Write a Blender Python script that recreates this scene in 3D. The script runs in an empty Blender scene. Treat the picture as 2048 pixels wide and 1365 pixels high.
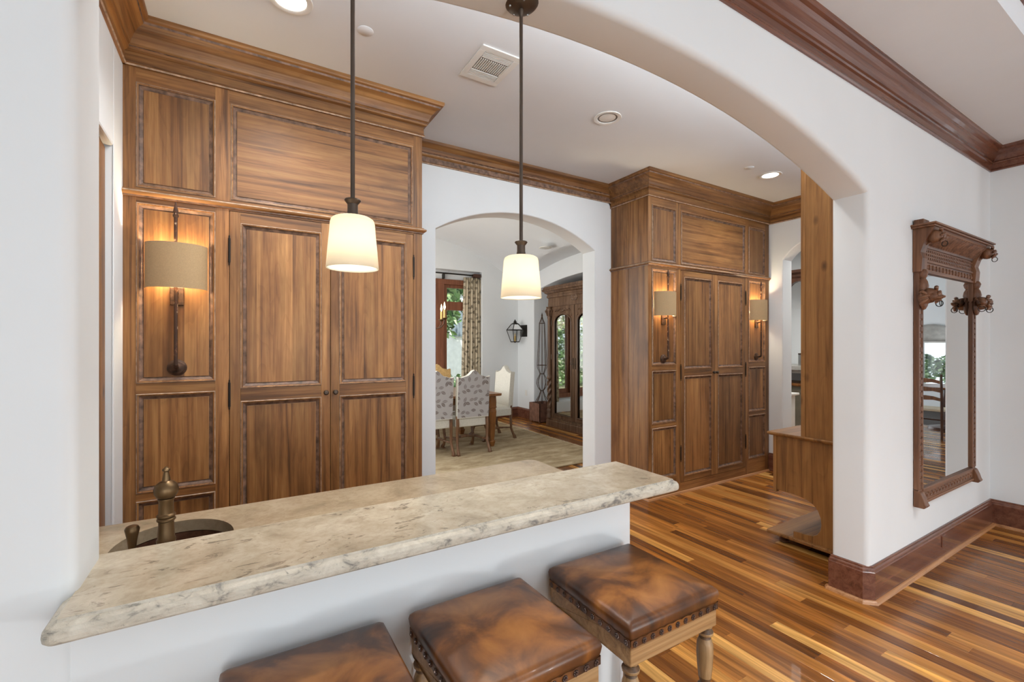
import bpy, bmesh, math, random
from math import pi, sin, cos, radians
from mathutils import Vector, Matrix
from mathutils.geometry import tessellate_polygon
random.seed(7)
S = bpy.context.scene
C = S.collection
# ---------------------------------------------------------------- camera, world, sun, large lights, exposure
YAW = math.atan(549/907.0)
cd = bpy.data.cameras.new('camera'); cam = bpy.data.objects.new('camera', cd); C.objects.link(cam)
cd.sensor_width = 36; cd.lens = 907/2048*36; cd.shift_y = 7.5/2048; cd.clip_start = .02
cam.location = (0, 0, 1.5); cam.rotation_euler = (pi/2, 0, -YAW)
S.camera = cam
S.view_settings.view_transform = 'Standard'; S.view_settings.look = 'None'
S.view_settings.gamma = 1; S.view_settings.use_curve_mapping = False
S.view_settings.exposure = 0.17
S.cycles.use_denoising = True
S.cycles.max_bounces = 9; S.cycles.diffuse_bounces = 5; S.cycles.glossy_bounces = 4; S.cycles.transmission_bounces = 6
S.cycles.caustics_reflective = False; S.cycles.caustics_refractive = False
S.cycles.sample_clamp_indirect = 6
w = bpy.data.worlds.new('sky'); S.world = w; w.use_nodes = True
w.node_tree.nodes['Background'].inputs[0].default_value = (.80, .90, 1.0, 1)
w.node_tree.nodes['Background'].inputs[1].default_value = 2.0
def light(name, kind, loc, energy, color=(1, 1, 1), rot=(0, 0, 0), size=.1, size_y=None, spot=None):
    l = bpy.data.lights.new(name, kind); l.energy = energy; l.color = color
    if kind == 'AREA':
        l.size = size
        if size_y: l.shape = 'RECTANGLE'; l.size_y = size_y
    elif kind == 'SUN': l.angle = .02
    else: l.shadow_soft_size = size
    if spot: l.spot_size = radians(spot); l.spot_blend = .8
    o = bpy.data.objects.new(name, l); C.objects.link(o); o.location = loc; o.rotation_euler = rot
    return o
light('sun', 'SUN', (0, 0, 10), 7.5, (1, .95, .86), (radians(38), 0, radians(-25)))
# daylight in the window openings (rear wall of the near room, breakfast room, dining room, kitchen)
for x, e in ((-1.2, 26), (1.4, 18), (4.0, 16)):
    light('window_daylight', 'AREA', (x, -4.48, 1.45), e, (.96, .985, 1.0), (pi/2, 0, 0), 1.3, 2.2)
# unseen low lights added behind the viewer to brighten the arch underside
light('table_lamp', 'POINT', (1.7, -1.05, .55), 33, (.92, .97, 1.0), size=.05)  # added unseen fill light, no table lamp
light('table_lamp', 'POINT', (-.3, -1.5, .60), 32, (.92, .97, 1.0), size=.12)  # added unseen fill light, no table lamp
for x, y in ((3.3, -.75), (4.3, -1.2), (2.0, -.75)):
    light('near_downlight', 'SPOT', (x, y, 3.40), 120, (.93, .97, 1.0), (0, 0, 0), .06, spot=92)  # spots without fixtures, added to brighten the near floor
# unseen upward spots added to brighten the near ceiling
for x, y in ((2.9, -2.1), (.9, -2.2)):
    light('torchiere', 'SPOT', (x, y, 1.65), 95, (.86, .94, 1.0), (pi, 0, 0), .08, spot=158)  # added unseen fill spot, no floor lamp
light('breakfast_daylight', 'AREA', (11.0, -4.4, 1.5), 70, (.96, .985, 1.0), (pi/2, 0, 0), 3.0, 2.2)
light('dining_daylight', 'AREA', (2.7, 10.2, 4.6), 260, (.97, .99, 1.0), (radians(-50), 0, 0), 3.0, 2.0)
light('dining_side_daylight', 'AREA', (.92, 6.2, 1.6), 62, (1, .985, .96), (0, -pi/2, 0), 2.2, 2.6)
# added fill light for the hall, hidden behind the arch header
light('hall_cove_light', 'AREA', (2.4, 1.46, 2.93), 38, (.84, .93, 1.0), (radians(70), 0, 0), 5.4, .30)  # added hidden fill light, no cove
light('kitchen_ceiling_light', 'AREA', (6.7, 3.0, 3.02), 45, (1, .97, .92), (0, 0, 0), 1.6, 1.6)

# ---------------------------------------------------------------- materials
def srgb(r, g=None, b=None):
    if g is None: r, g, b = r
    f = lambda v: ((v/255)/12.92 if v/255 <= .04045 else ((v/255+.055)/1.055)**2.4)
    return (f(r), f(g), f(b), 1)
class NT:
    def __init__(s, name):
        s.m = bpy.data.materials.new(name); s.m.use_nodes = True; s.t = s.m.node_tree
        s.b = s.t.nodes['Principled BSDF']; s.out = s.t.nodes['Material Output']
    def n(s, typ, **kw):
        x = s.t.nodes.new(typ)
        for k, v in kw.items():
            if k == 'ins':
                for i, val in v.items():
                    if isinstance(val, bpy.types.NodeSocket): s.t.links.new(val, x.inputs[i])
                    else: x.inputs[i].default_value = val
            else: setattr(x, k, v)
        return x
    def math(s, op, a, b=0.0, c=None):
        ins = {0: a, 1: b}
        if c is not None: ins[2] = c
        return s.n('ShaderNodeMath', operation=op, ins=ins).outputs[0]
    def ramp(s, fac, stops):
        r = s.n('ShaderNodeValToRGB', ins={0: fac}); e = r.color_ramp.elements
        while len(e) < len(stops): e.new(.5)
        for i, (p, c) in enumerate(stops): e[i].position = p; e[i].color = c
        return r.outputs[0]
    def mix(s, fac, a, b, mode='MIX'):
        x = s.n('ShaderNodeMix', data_type='RGBA', blend_type=mode, clamp_factor=True)
        for i, v in ((0, fac), (6, a), (7, b)):
            if isinstance(v, bpy.types.NodeSocket): s.t.links.new(v, x.inputs[i])
            else: x.inputs[i].default_value = v
        return x.outputs[2]
    def coords(s, scale=(1, 1, 1), shift=None, kind='Object'):
        tc = s.n('ShaderNodeTexCoord').outputs[kind]
        if shift is not None:
            tc = s.n('ShaderNodeVectorMath', operation='ADD', ins={0: tc, 1: shift}).outputs[0]
        return s.n('ShaderNodeMapping', ins={0: tc, 3: scale}).outputs[0]
    def rnd(s): return s.n('ShaderNodeObjectInfo').outputs['Random']
    def rvec(s, k=37.0):
        r = s.rnd(); a = s.math('MULTIPLY', r, k); b = s.math('MULTIPLY', r, k*1.7); c = s.math('MULTIPLY', r, k*.6)
        return s.n('ShaderNodeCombineXYZ', ins={0: a, 1: b, 2: c}).outputs[0]
    def noise(s, vec, scale=1.0, detail=4.0, rough=.55, dist=0.0):
        return s.n('ShaderNodeTexNoise', ins={'Vector': vec, 'Scale': scale, 'Detail': detail, 'Roughness': rough, 'Distortion': dist}).outputs[0]
    def bump(s, h, strength=.2, dist=.01):
        x = s.n('ShaderNodeBump', ins={'Height': h, 'Strength': strength, 'Distance': dist})
        s.t.links.new(x.outputs[0], s.b.inputs['Normal'])
    def set(s, **kw):
        for k, v in kw.items():
            k = {'color': 'Base Color', 'rough': 'Roughness', 'metal': 'Metallic', 'spec': 'Specular IOR Level', 'coat': 'Coat Weight',
                 'trans': 'Transmission Weight', 'emit': 'Emission Color', 'estr': 'Emission Strength', 'sheen': 'Sheen Weight', 'alpha': 'Alpha', 'coatr': 'Coat Roughness'}[k]
            if isinstance(v, bpy.types.NodeSocket): s.t.links.new(v, s.b.inputs[k])
            else: s.b.inputs[k].default_value = v
        return s.m
def plain(name, rgb, rough=.5, metal=0, var=.06, sc=8, **kw):
    t = NT(name); c = srgb(rgb)
    n = t.noise(t.coords((sc,)*3), 1, 3)
    d = tuple(max(0, v*(1-var*2)) for v in c[:3])+(1,); l = tuple(min(1, v*(1+var*2)) for v in c[:3])+(1,)
    t.set(color=t.ramp(n, [(.3, d), (.7, l)]), rough=rough, metal=metal, **kw)
    return t.m
def plaster(name, rgb):
    t = NT(name); v = t.coords(); c = srgb(rgb)
    n = t.noise(v, 1.6, 4); n2 = t.noise(v, 45, 3)
    t.set(color=t.ramp(n, [(.3, tuple(x*.96 for x in c[:3])+(1,)), (.7, c)]), rough=.85, spec=.2)
    t.bump(n2, .06, .004); return t.m
def wood(name, axis, dark, mid, lite, rough=.42, blotch=.6, fine=60, coat=0.0, spec=.4, vary=.0, board=0.0):
    t = NT(name)
    sc = {'x': (1.5, 42, 42), 'y': (42, 1.5, 42), 'z': (42, 42, 1.5)}[axis]
    rv = t.rvec()
    if board:     # glued-up boards: every strip across the grain has its own shift and tone
        p = t.n('ShaderNodeSeparateXYZ', ins={0: t.coords((1, 1, 1), rv)})
        q = {'x': p.outputs[2], 'y': p.outputs[2], 'z': p.outputs[0]}[axis]
        k = t.math('FLOOR', t.math('DIVIDE', q, board))
        wn = t.n('ShaderNodeTexWhiteNoise', noise_dimensions='1D', ins={'W': k})
        rv = t.n('ShaderNodeVectorMath', operation='ADD', ins={0: rv, 1: t.n('ShaderNodeVectorMath', operation='SCALE', ins={0: wn.outputs['Color'], 'Scale': 9.0}).outputs[0]}).outputs[0]
    v = t.coords(sc, rv)
    g = t.noise(v, .62, 6, .62, .7)
    col = t.ramp(g, [(.27, srgb(dark)), (.47, srgb(mid)), (.74, srgb(lite))])
    # cathedral figure: bands of a long stretched field
    fg = t.noise(t.coords({'x': (.9, 7, 7), 'y': (7, .9, 7), 'z': (7, 7, .9)}[axis], rv), .8, 2, .4, .3)
    bands = t.math('FRACT', t.math('MULTIPLY', fg, 15.0))
    col = t.mix(.30, col, t.ramp(bands, [(.0, (.66, .62, .58, 1)), (.22, (1, 1, 1, 1)), (1, (1.05, 1.05, 1.05, 1))]), 'MULTIPLY')
    f = t.noise(t.coords(tuple(k_*(5 if k_ > 5 else 2.4) for k_ in sc), rv), 1, 2, .5)
    col = t.mix(.45, col, t.ramp(f, [(.35, (.74, .72, .70, 1)), (.6, (1.06, 1.06, 1.06, 1))]), 'MULTIPLY')
    bl = t.noise(t.coords({'x': (2.0, 6, 6), 'y': (6, 2.0, 6), 'z': (6, 6, 2.0)}[axis], t.rvec()), .8, 4, .62)
    col = t.mix(blotch, col, t.ramp(bl, [(.33, (.44, .40, .38, 1)), (.54, (1.04, 1.04, 1.04, 1))]), 'MULTIPLY')
    if board:
        tn = t.n('ShaderNodeMapRange', ins={0: wn.outputs['Value'], 1: 0.0, 2: 1.0, 3: .82, 4: 1.06}).outputs[0]
        col = t.mix(1, col, t.n('ShaderNodeCombineColor', ins={0: tn, 1: tn, 2: tn}).outputs[0], 'MULTIPLY')
    if vary:
        r = t.n('ShaderNodeMapRange', ins={0: t.rnd(), 1: 0.0, 2: 1.0, 3: 1-vary, 4: 1+vary*.4}).outputs[0]
        col = t.mix(1, col, t.n('ShaderNodeCombineColor', ins={0: r, 1: r, 2: r}).outputs[0], 'MULTIPLY')
    t.set(color=col, rough=rough, coat=coat, spec=spec); t.bump(f, .08, .002)
    return t.m
M = {}
M['wall'] = plaster('white_plaster', (229, 232, 233))
M['ceil'] = plaster('ceiling_paint', (226, 229, 232))
CW = dict(dark=(80, 51, 29), mid=(148, 101, 58), lite=(184, 136, 82), blotch=.62, vary=.24, board=.094)
for a in 'xyz': M['cab'+a] = wood('stained_alder_'+a, a, **CW)
M['worn'] = plain('limed_wood_edge', (166, 140, 118), .6, var=.25, sc=30)
M['groove'] = plain('dark_glaze_groove', (116, 88, 70), .5, var=.3, sc=26)
for a in 'xyz': M['mah'+a] = wood('dark_mahogany_'+a, a, (80, 48, 37), (112, 70, 53), (132, 88, 68), rough=.25, blotch=.2, coat=.35)
def add_knots(m):
    t = m.node_tree; b = t.nodes['Principled BSDF']; src = b.inputs['Base Color'].links[0].from_socket
    tc = t.nodes.new('ShaderNodeTexCoord'); mp = t.nodes.new('ShaderNodeMapping'); mp.inputs['Scale'].default_value = (6.5, 6.5, 3.4)
    vo = t.nodes.new('ShaderNodeTexVoronoi'); vo.inputs['Scale'].default_value = 1.0
    cr = t.nodes.new('ShaderNodeValToRGB'); cr.color_ramp.elements[0].position = .03; cr.color_ramp.elements[0].color = (.22, .18, .15, 1); cr.color_ramp.elements[1].position = .16; cr.color_ramp.elements[1].color = (1, 1, 1, 1)
    mx = t.nodes.new('ShaderNodeMix'); mx.data_type = 'RGBA'; mx.blend_type = 'MULTIPLY'; mx.inputs[0].default_value = .85
    t.links.new(tc.outputs['Object'], mp.inputs[0]); t.links.new(mp.outputs[0], vo.inputs['Vector']); t.links.new(vo.outputs['Distance'], cr.inputs[0])
    t.links.new(src, mx.inputs[6]); t.links.new(cr.outputs[0], mx.inputs[7]); t.links.new(mx.outputs[2], b.inputs['Base Color'])
for a in 'xyz': M['oak'+a] = wood('golden_oak_'+a, a, (92, 58, 28), (138, 94, 50), (160, 114, 64), rough=.42, blotch=.45)
add_knots(M['oakz'])
M['winz'] = wood('window_timber', 'z', (88, 50, 34), (126, 78, 54), (150, 98, 70), rough=.4, blotch=.2)
M['carve'] = wood('carved_walnut', 'z', (62, 38, 24), (112, 74, 50), (146, 104, 76), rough=.45, blotch=.4)
M['carvex'] = wood('carved_walnut_rail', 'x', (62, 38, 24), (116, 78, 54), (150, 108, 80), rough=.45, blotch=.4)
M['armo'] = wood('aged_walnut', 'z', (62, 42, 30), (104, 78, 58), (140, 112, 90), rough=.4, blotch=.3)
M['stoolw'] = wood('distressed_oak', 'z', (92, 68, 46), (156, 122, 82), (192, 160, 118), rough=.42, blotch=.8, fine=80)
M['darkglaze'] = plain('dark_glaze_oak', (96, 70, 46), .5, var=.2, sc=60)
M['stoolwx'] = wood('distressed_oak_rail', 'x', (104, 76, 48), (160, 122, 80), (190, 156, 112), rough=.42, blotch=.5)
M['chairw'] = wood('brown_chair_wood', 'z', (66, 42, 26), (112, 78, 52), (140, 104, 74), rough=.4, blotch=.4)
M['tablew'] = wood('table_walnut', 'z', (78, 44, 18), (124, 78, 36), (152, 100, 54), rough=.3, blotch=.4)
M['darkwood'] = plain('dark_brown_wood', (74, 46, 32), .35, var=.2)
M['bronze'] = plain('antique_bronze', (108, 86, 60), .38, .9, var=.12)
M['dkbronze'] = plain('dark_bronze', (88, 76, 66), .4, .7, var=.1)
M['iron'] = plain('rusty_iron', (78, 56, 42), .55, .5, var=.3, sc=40)
M['rustrod'] = (lambda t: t.set(color=t.ramp(t.noise(t.coords((30, 30, 18)), 1.6, 3), [(.5, srgb(66, 44, 32)), (.62, srgb(96, 60, 40)), (.68, srgb(196, 178, 150))]), rough=.55, metal=.3))(NT('flaking_painted_rod'))
M['blackiron'] = plain('black_iron', (44, 40, 36), .5, .6)
M['nail'] = plain('nailhead_metal', (108, 92, 86), .35, .85, var=.15, sc=200)
M['white'] = plain('white_enamel', (226, 224, 218), .4, var=.02)
M['grille'] = plain('vent_shadow', (120, 114, 106), .7, var=.05)
M['shade'] = plain('taupe_linen', (176, 148, 110), .85, var=.05, sc=220)
M['shadein'] = plain('shade_lining', (240, 225, 196), .8, var=.02)
M['fringe'] = plain('rug_fringe', (214, 204, 180), .9)
M['cream'] = plain('cream_upholstery', (206, 202, 190), .85, var=.05, sc=90)
M['gold'] = plain('gold_fabric', (196, 160, 104), .8, var=.08, sc=40)
M['mirror'] = NT('mirror_silver').set(color=(.86, .87, .86, 1), rough=.015, metal=1)
M['agedmirror'] = NT('armoire_mirror').set(color=(.62, .64, .62, 1), rough=.03, metal=1)
M['copper'] = plain('hammered_copper', (92, 62, 46), .4, .8, var=.15, sc=60)
M['planter'] = plain('rusted_steel_planter', (128, 92, 74), .7, .1, var=.15, sc=14)
M['candle'] = plain('ivory_candle', (214, 180, 108), .6, var=.05)
M['steel'] = plain('stainless_steel', (170, 170, 168), .3, .9)
M['greystone'] = plain('grey_stone_shelf', (176, 174, 168), .5, var=.1)
M['graycab'] = plain('sage_cabinet_paint', (118, 112, 96), .5)
M['soil'] = plain('ground_soil', (150, 150, 118), .9, var=.2, sc=3)
M['house'] = plain('pale_stucco', (214, 216, 214), .9, var=.04)
M['shutter'] = plain('blue_grey_shutter_paint', (112, 124, 132), .6, var=.08)
M['leaf'] = (lambda t: t.set(color=t.ramp(t.n('ShaderNodeAttribute', attribute_name='tone').outputs['Fac'], [(0, srgb(52, 84, 44)), (.6, srgb(104, 138, 84)), (1, srgb(178, 200, 150))]), rough=.45))(NT('green_leaves'))
M['bark'] = plain('bark', (92, 80, 66), .9, var=.2)
def mk_emit(name, rgb, strength):
    t = NT(name); t.set(color=srgb(rgb), emit=srgb(rgb), estr=strength, rough=.6); return t.m
M['bulb'] = mk_emit('lit_bulb', (255, 236, 200), 14)
M['can'] = mk_emit('lit_lamp_lens', (255, 250, 240), 6)
M['flame'] = mk_emit('flame_bulb', (255, 226, 170), 9)
def mk_shade_glass():
    t = NT('cream_ribbed_glass')
    tr = t.n('ShaderNodeBsdfTranslucent', ins={0: srgb(255, 249, 236)})
    t.set(color=srgb(246, 238, 220), rough=.3, emit=srgb(255, 240, 208), estr=.10)
    mx = t.n('ShaderNodeMixShader', ins={0: .68, 1: t.b.outputs[0], 2: tr.outputs[0]})
    t.t.links.new(mx.outputs[0], t.out.inputs[0]); return t.m
M['glassshade'] = mk_shade_glass()
def mk_glass(name='window_glass'):
    t = NT(name)
    g = t.n('ShaderNodeBsdfGlossy', ins={'Roughness': .02}); tp = t.n('ShaderNodeBsdfTransparent')
    fr = t.n('ShaderNodeFresnel', ins={0: 1.45})
    mx = t.n('ShaderNodeMixShader', ins={0: fr.outputs[0], 1: tp.outputs[0], 2: g.outputs[0]})
    t.t.links.new(mx.outputs[0], t.out.inputs[0]); return t.m
M['glass'] = mk_glass()
def mk_stone(name='fossil_limestone', fleck=.75, base=((166, 154, 134), (190, 178, 157), (205, 194, 175))):
    t = NT(name); v = t.coords()
    a = t.noise(v, 7, 6, .65, .6); b = t.noise(v, 48, 6, .7, .6); c = t.noise(t.coords((.55, 1.3, 1)), 26, 6, .7, 1.6)
    col = t.ramp(a, [(.30, srgb(base[0])), (.5, srgb(base[1])), (.70, srgb(base[2]))])
    col = t.mix(.55, col, t.ramp(b, [(.34, (.76, .73, .69, 1)), (.56, (1.02, 1.02, 1.02, 1))]), 'MULTIPLY')
    sp = t.ramp(c, [(.565, (0, 0, 0, 1)), (.62, (1, 1, 1, 1))]); msk = t.ramp(t.noise(v, 4.5, 4, .6), [(.42, (0, 0, 0, 1)), (.58, (1, 1, 1, 1))])
    sp = t.mix(1, sp, msk, 'MULTIPLY')
    col = t.mix(t.math('MULTIPLY', sp, fleck), col, srgb(104, 94, 84))
    cl = t.ramp(t.noise(v, 3.2, 3), [(.40, (.86, .84, .82, 1)), (.60, (1.03, 1.03, 1.02, 1))])
    col = t.mix(.8, col, cl, 'MULTIPLY')
    t.set(color=col, rough=.2, spec=.45); t.bump(b, .04, .002); return t.m
M['stone'] = mk_stone()
M['stonelow'] = mk_stone('plain_shaded_limestone', .15, ((154, 138, 114), (174, 156, 130), (186, 169, 144)))  # few flecks; shade on the lower worktop is painted in as a darker tone
def mk_edge():
    t = NT('chipped_limestone_edge'); v = t.coords((1, 1, 2))
    a = t.noise(v, 22, 7, .65, .5); b = t.noise(v, 40, 6, .7, .6)
    col = t.ramp(a, [(.34, srgb(122, 117, 110)), (.47, srgb(190, 181, 164)), (.66, srgb(210, 202, 186))])
    col = t.mix(t.ramp(b, [(.60, (0, 0, 0, 1)), (.68, (.7, .7, .7, 1))]), col, srgb(96, 92, 86))
    t.set(color=col, rough=.5); t.bump(b, .5, .006); return t.m
M['stonedge'] = mk_edge()
def mk_leather():
    t = NT('burnished_leather'); rv = t.rvec(11); v = t.coords((1, 1, .4), rv)
    a = t.noise(v, 7, 5, .55, .6)
    p = t.n('ShaderNodeSeparateXYZ', ins={0: t.n('ShaderNodeTexCoord').outputs['Object']})
    r = t.math('MAXIMUM', t.math('ABSOLUTE', p.outputs[0]), t.math('ABSOLUTE', p.outputs[1]))
    edge = t.n('ShaderNodeMapRange', ins={0: r, 1: .08, 2: .19, 3: .10, 4: -.10}).outputs[0]
    f = t.math('ADD', a, edge)
    col = t.ramp(f, [(.30, srgb(58, 34, 20)), (.46, srgb(98, 58, 28)), (.60, srgb(148, 92, 40)), (.76, srgb(176, 118, 58))])
    fn = t.noise(t.coords(), 260, 2)
    t.set(color=col, rough=.36, spec=.45, coat=.1); t.bump(fn, .08, .001); return t.m
M['leather'] = mk_leather()
def mk_floor():
    t = NT('strip_teak_floor')
    att = t.n('ShaderNodeAttribute', attribute_name='tone').outputs['Fac']
    r = t.math('FRACT', t.math('ADD', att, t.rnd()))
    sh = t.n('ShaderNodeCombineXYZ', ins={0: t.math('MULTIPLY', r, 61.0), 1: t.math('MULTIPLY', r, 23.0), 2: 0.0}).outputs[0]
    g = t.noise(t.coords((16, .9, 1), sh), 1.0, 5, .55, 1.6)
    f = t.noise(t.coords((110, 3.0, 1), sh), 1.0, 3, .5, .3)
    base = t.ramp(r, [(0, srgb(96, 54, 20)), (.22, srgb(130, 78, 30)), (.50, srgb(154, 97, 40)), (.74, srgb(176, 117, 54)), (.87, srgb(206, 148, 74)), (.97, srgb(232, 182, 108))])
    col = t.mix(.9, base, t.ramp(g, [(.30, (.40, .36, .32, 1)), (.46, (.80, .78, .76, 1)), (.58, (1.08, 1.06, 1.04, 1)), (.70, (1.75, 1.68, 1.58, 1))]), 'MULTIPLY')
    col = t.mix(.55, col, t.ramp(f, [(.35, (.70, .68, .66, 1)), (.58, (1.06, 1.06, 1.06, 1))]), 'MULTIPLY')
    t.set(color=col, rough=.27, spec=.45, coat=.15); t.bump(f, .04, .001); return t.m
M['floor'] = mk_floor()
M['subfloor'] = plain('dark_subfloor', (46, 30, 18), .7)
M['shoe'] = wood('shoe_mould_wood', 'x', (140, 92, 54), (178, 126, 82), (198, 148, 104), rough=.35, blotch=.2)
def mk_leafprint(name, bg, leafc, scale, tall=1.0, axes=(0, 2)):
    t = NT(name); tc = t.n('ShaderNodeTexCoord').outputs['Object']
    p = t.n('ShaderNodeSeparateXYZ', ins={0: tc})
    v2 = t.n('ShaderNodeCombineXYZ', ins={0: p.outputs[axes[0]], 1: p.outputs[axes[1]], 2: 0.0}).outputs[0]
    v2 = t.n('ShaderNodeVectorMath', operation='SCALE', ins={0: v2, 'Scale': scale}).outputs[0]
    vo = t.n('ShaderNodeTexVoronoi', voronoi_dimensions='2D', ins={'Vector': v2, 'Scale': 1.0, 'Randomness': .7})
    d = t.n('ShaderNodeVectorMath', operation='SUBTRACT', ins={0: v2, 1: vo.outputs['Position']}).outputs[0]
    rot = t.n('ShaderNodeVectorRotate', rotation_type='Z_AXIS', ins={0: d, 'Angle': t.math('MULTIPLY', t.n('ShaderNodeSeparateColor', ins={0: vo.outputs['Color']}).outputs[0], 6.28)}).outputs[0]
    q = t.n('ShaderNodeSeparateXYZ', ins={0: rot})
    u = q.outputs[0]; vv = t.math('ABSOLUTE', q.outputs[1])
    wl = t.math('MULTIPLY', t.math('SUBTRACT', 1.0, t.math('POWER', t.math('DIVIDE', t.math('ABSOLUTE', u), .46), 1.7)), .23)
    inside = t.math('GREATER_THAN', wl, vv); vein = t.math('GREATER_THAN', vv, .018)
    m = t.math('MULTIPLY', inside, vein)
    sc = t.n('ShaderNodeSeparateColor', ins={0: vo.outputs['Color']}).outputs[1]
    m = t.math('MULTIPLY', m, t.n('ShaderNodeMapRange', ins={0: sc, 1: 0.0, 2: 1.0, 3: .55, 4: 1.0}).outputs[0])
    n = t.noise(t.coords((120, 120, 120)), 1, 2)
    col = t.mix(m, srgb(bg), srgb(leafc))
    col = t.mix(.3, col, t.ramp(n, [(.3, (.82, .82, .82, 1)), (.7, (1, 1, 1, 1))]), 'MULTIPLY')
    t.set(color=col, rough=.85); return t.m
M['floral'] = mk_leafprint('leaf_print_fabric', (178, 174, 172), (116, 104, 98), 11)
M['curtain'] = mk_leafprint('curtain_leaf_print', (196, 182, 156), (92, 82, 66), 10)
def mk_rug():
    t = NT('faded_wool_rug'); v = t.coords((1, 2.6, 1))
    a = t.noise(v, 3, 6, .65, .4); b = t.noise(t.coords((20, 60, 1)), 1, 3)
    col = t.ramp(a, [(.3, srgb(142, 121, 92)), (.5, srgb(176, 156, 124)), (.7, srgb(202, 184, 154))])
    col = t.mix(.4, col, t.ramp(b, [(.35, (.75, .74, .72, 1)), (.6, (1, 1, 1, 1))]), 'MULTIPLY')
    t.set(color=col, rough=.95, spec=.1); t.bump(b, .3, .01); return t.m
M['rug'] = mk_rug()

# ---------------------------------------------------------------- mesh builder
class MB:
    def __init__(s): s.v = []; s.f = []; s.m = []; s.s = []; s.xf = None
    def add(s, vs, fs, m=0, smooth=False):
        o = len(s.v)
        for p in vs: s.v.append(tuple(s.xf @ Vector(p)) if s.xf else tuple(p))
        for f in fs: s.f.append(tuple(i+o for i in f)); s.m.append(m); s.s.append(smooth)
        return s
    def box(s, x0, x1, y0, y1, z0, z1, m=0):
        return s.add([(x, y, z) for x in (x0, x1) for y in (y0, y1) for z in (z0, z1)],
                     [(0, 1, 3, 2), (4, 6, 7, 5), (0, 4, 5, 1), (2, 3, 7, 6), (0, 2, 6, 4), (1, 5, 7, 3)], m)
    def rings(s, rs, close=True, cap=True, m=0, smooth=True, wrap=True):
        n = len(rs[0]); vs = [p for r in rs for p in r]; fs = []
        for i in range(len(rs)-1):
            for j in range(n if wrap else n-1):
                k = (j+1) % n; fs.append((i*n+j, i*n+k, (i+1)*n+k, (i+1)*n+j))
        s.add(vs, fs, m, smooth)
        if cap:
            s.add(rs[0], [tuple(range(n))[::-1]], m); s.add(rs[-1], [tuple(range(n))], m)
        return s
    def lathe(s, prof, c=(0, 0, 0), seg=16, m=0, axis='z', sx=1, sy=1, a0=0, a1=2*pi, cap=False):
        full = abs(a1-a0-2*pi) < 1e-6; k = seg if full else seg+1
        rs = []
        for r, z in prof:
            ring = []
            for i in range(k):
                a = a0+(a1-a0)*i/seg; x, y = r*cos(a)*sx, r*sin(a)*sy
                q = {'z': (x, y, z), 'y': (x, z, y), 'x': (z, x, y)}[axis]
                ring.append((c[0]+q[0], c[1]+q[1], c[2]+q[2]))
            rs.append(ring)
        return s.rings(rs, cap=cap, m=m, wrap=full)
    def tube(s, pts, r, seg=8, m=0, cap=True):
        pts = [Vector(p) for p in pts]; n = len(pts); rr = r if isinstance(r, (list, tuple)) else [r]*n
        rs = []; up = None
        for i, p in enumerate(pts):
            d = (pts[min(i+1, n-1)]-pts[max(i-1, 0)]).normalized()
            if up is None:
                up = Vector((0, 0, 1)) if abs(d.z) < .9 else Vector((1, 0, 0))
            a = d.cross(up).normalized(); b = a.cross(d).normalized(); up = b
            rs.append([tuple(p+(a*cos(2*pi*k/seg)+b*sin(2*pi*k/seg))*rr[i]) for k in range(seg)])
        return s.rings(rs, cap=cap, m=m)
    def prism(s, poly, axis, a, b, m=0, smooth=False):
        def q(u, v, t): return {'x': (t, u, v), 'y': (u, t, v), 'z': (u, v, t)}[axis]
        r0 = [q(u, v, a) for u, v in poly]; r1 = [q(u, v, b) for u, v in poly]
        n = len(poly)
        s.add(r0+r1, [(i, (i+1) % n, n+(i+1) % n, n+i) for i in range(n)], m, smooth)
        tri = tessellate_polygon([[Vector((u, v, 0)) for u, v in poly]])
        s.add(r0, [tuple(t) for t in tri], m); s.add(r1, [tuple(t) for t in tri], m)
        return s
    def sphere(s, c, r, seg=12, m=0, rot=None):
        r = r if isinstance(r, (list, tuple)) else (r, r, r); k = max(4, seg//2)
        rs = []
        for i in range(k+1):
            a = -pi/2+pi*i/k; ring = []
            for j in range(seg):
                b = 2*pi*j/seg; p = Vector((cos(a)*cos(b)*r[0], cos(a)*sin(b)*r[1], sin(a)*r[2]))
                if rot: p = rot @ p
                ring.append((c[0]+p.x, c[1]+p.y, c[2]+p.z))
            rs.append(ring)
        return s.rings(rs, cap=False, m=m)
    def sweep(s, prof, path, side=1, closed=False, m=0, caps=True, mats=None):
        P = [Vector(p) for p in path]; n = len(P); dirs = []
        for i in range(n):
            def nrm(a, b):
                d = (b-a).normalized(); return Vector((-d.y, d.x))*side
            if closed: n1 = nrm(P[i-1], P[i]); n2 = nrm(P[i], P[(i+1) % n])
            else:
                n1 = nrm(P[max(i-1, 0)], P[max(i, 1)]); n2 = nrm(P[min(i, n-2)], P[min(i+1, n-1)])
            dirs.append((n1+n2)/(1+n1.dot(n2)))
        rs = [[(P[i].x+dirs[i].x*o, P[i].y+dirs[i].y*o, z) for o, z in prof] for i in range(n)]
        k = len(prof); vs = [p for r in rs for p in r]; 
        for j in range(k-1):
            fs = []
            for i in range(n if closed else n-1):
                b = (i+1) % n; fs.append((i*k+j, b*k+j, b*k+j+1, i*k+j+1))
            o = len(s.v)
            s.add(vs, fs, mats[j] if mats else m)
        if caps and not closed:
            for r in (rs[0], rs[-1]):
                tri = tessellate_polygon([[Vector(p) for p in r]]); s.add(r, [tuple(t) for t in tri], m)
        return s
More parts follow.
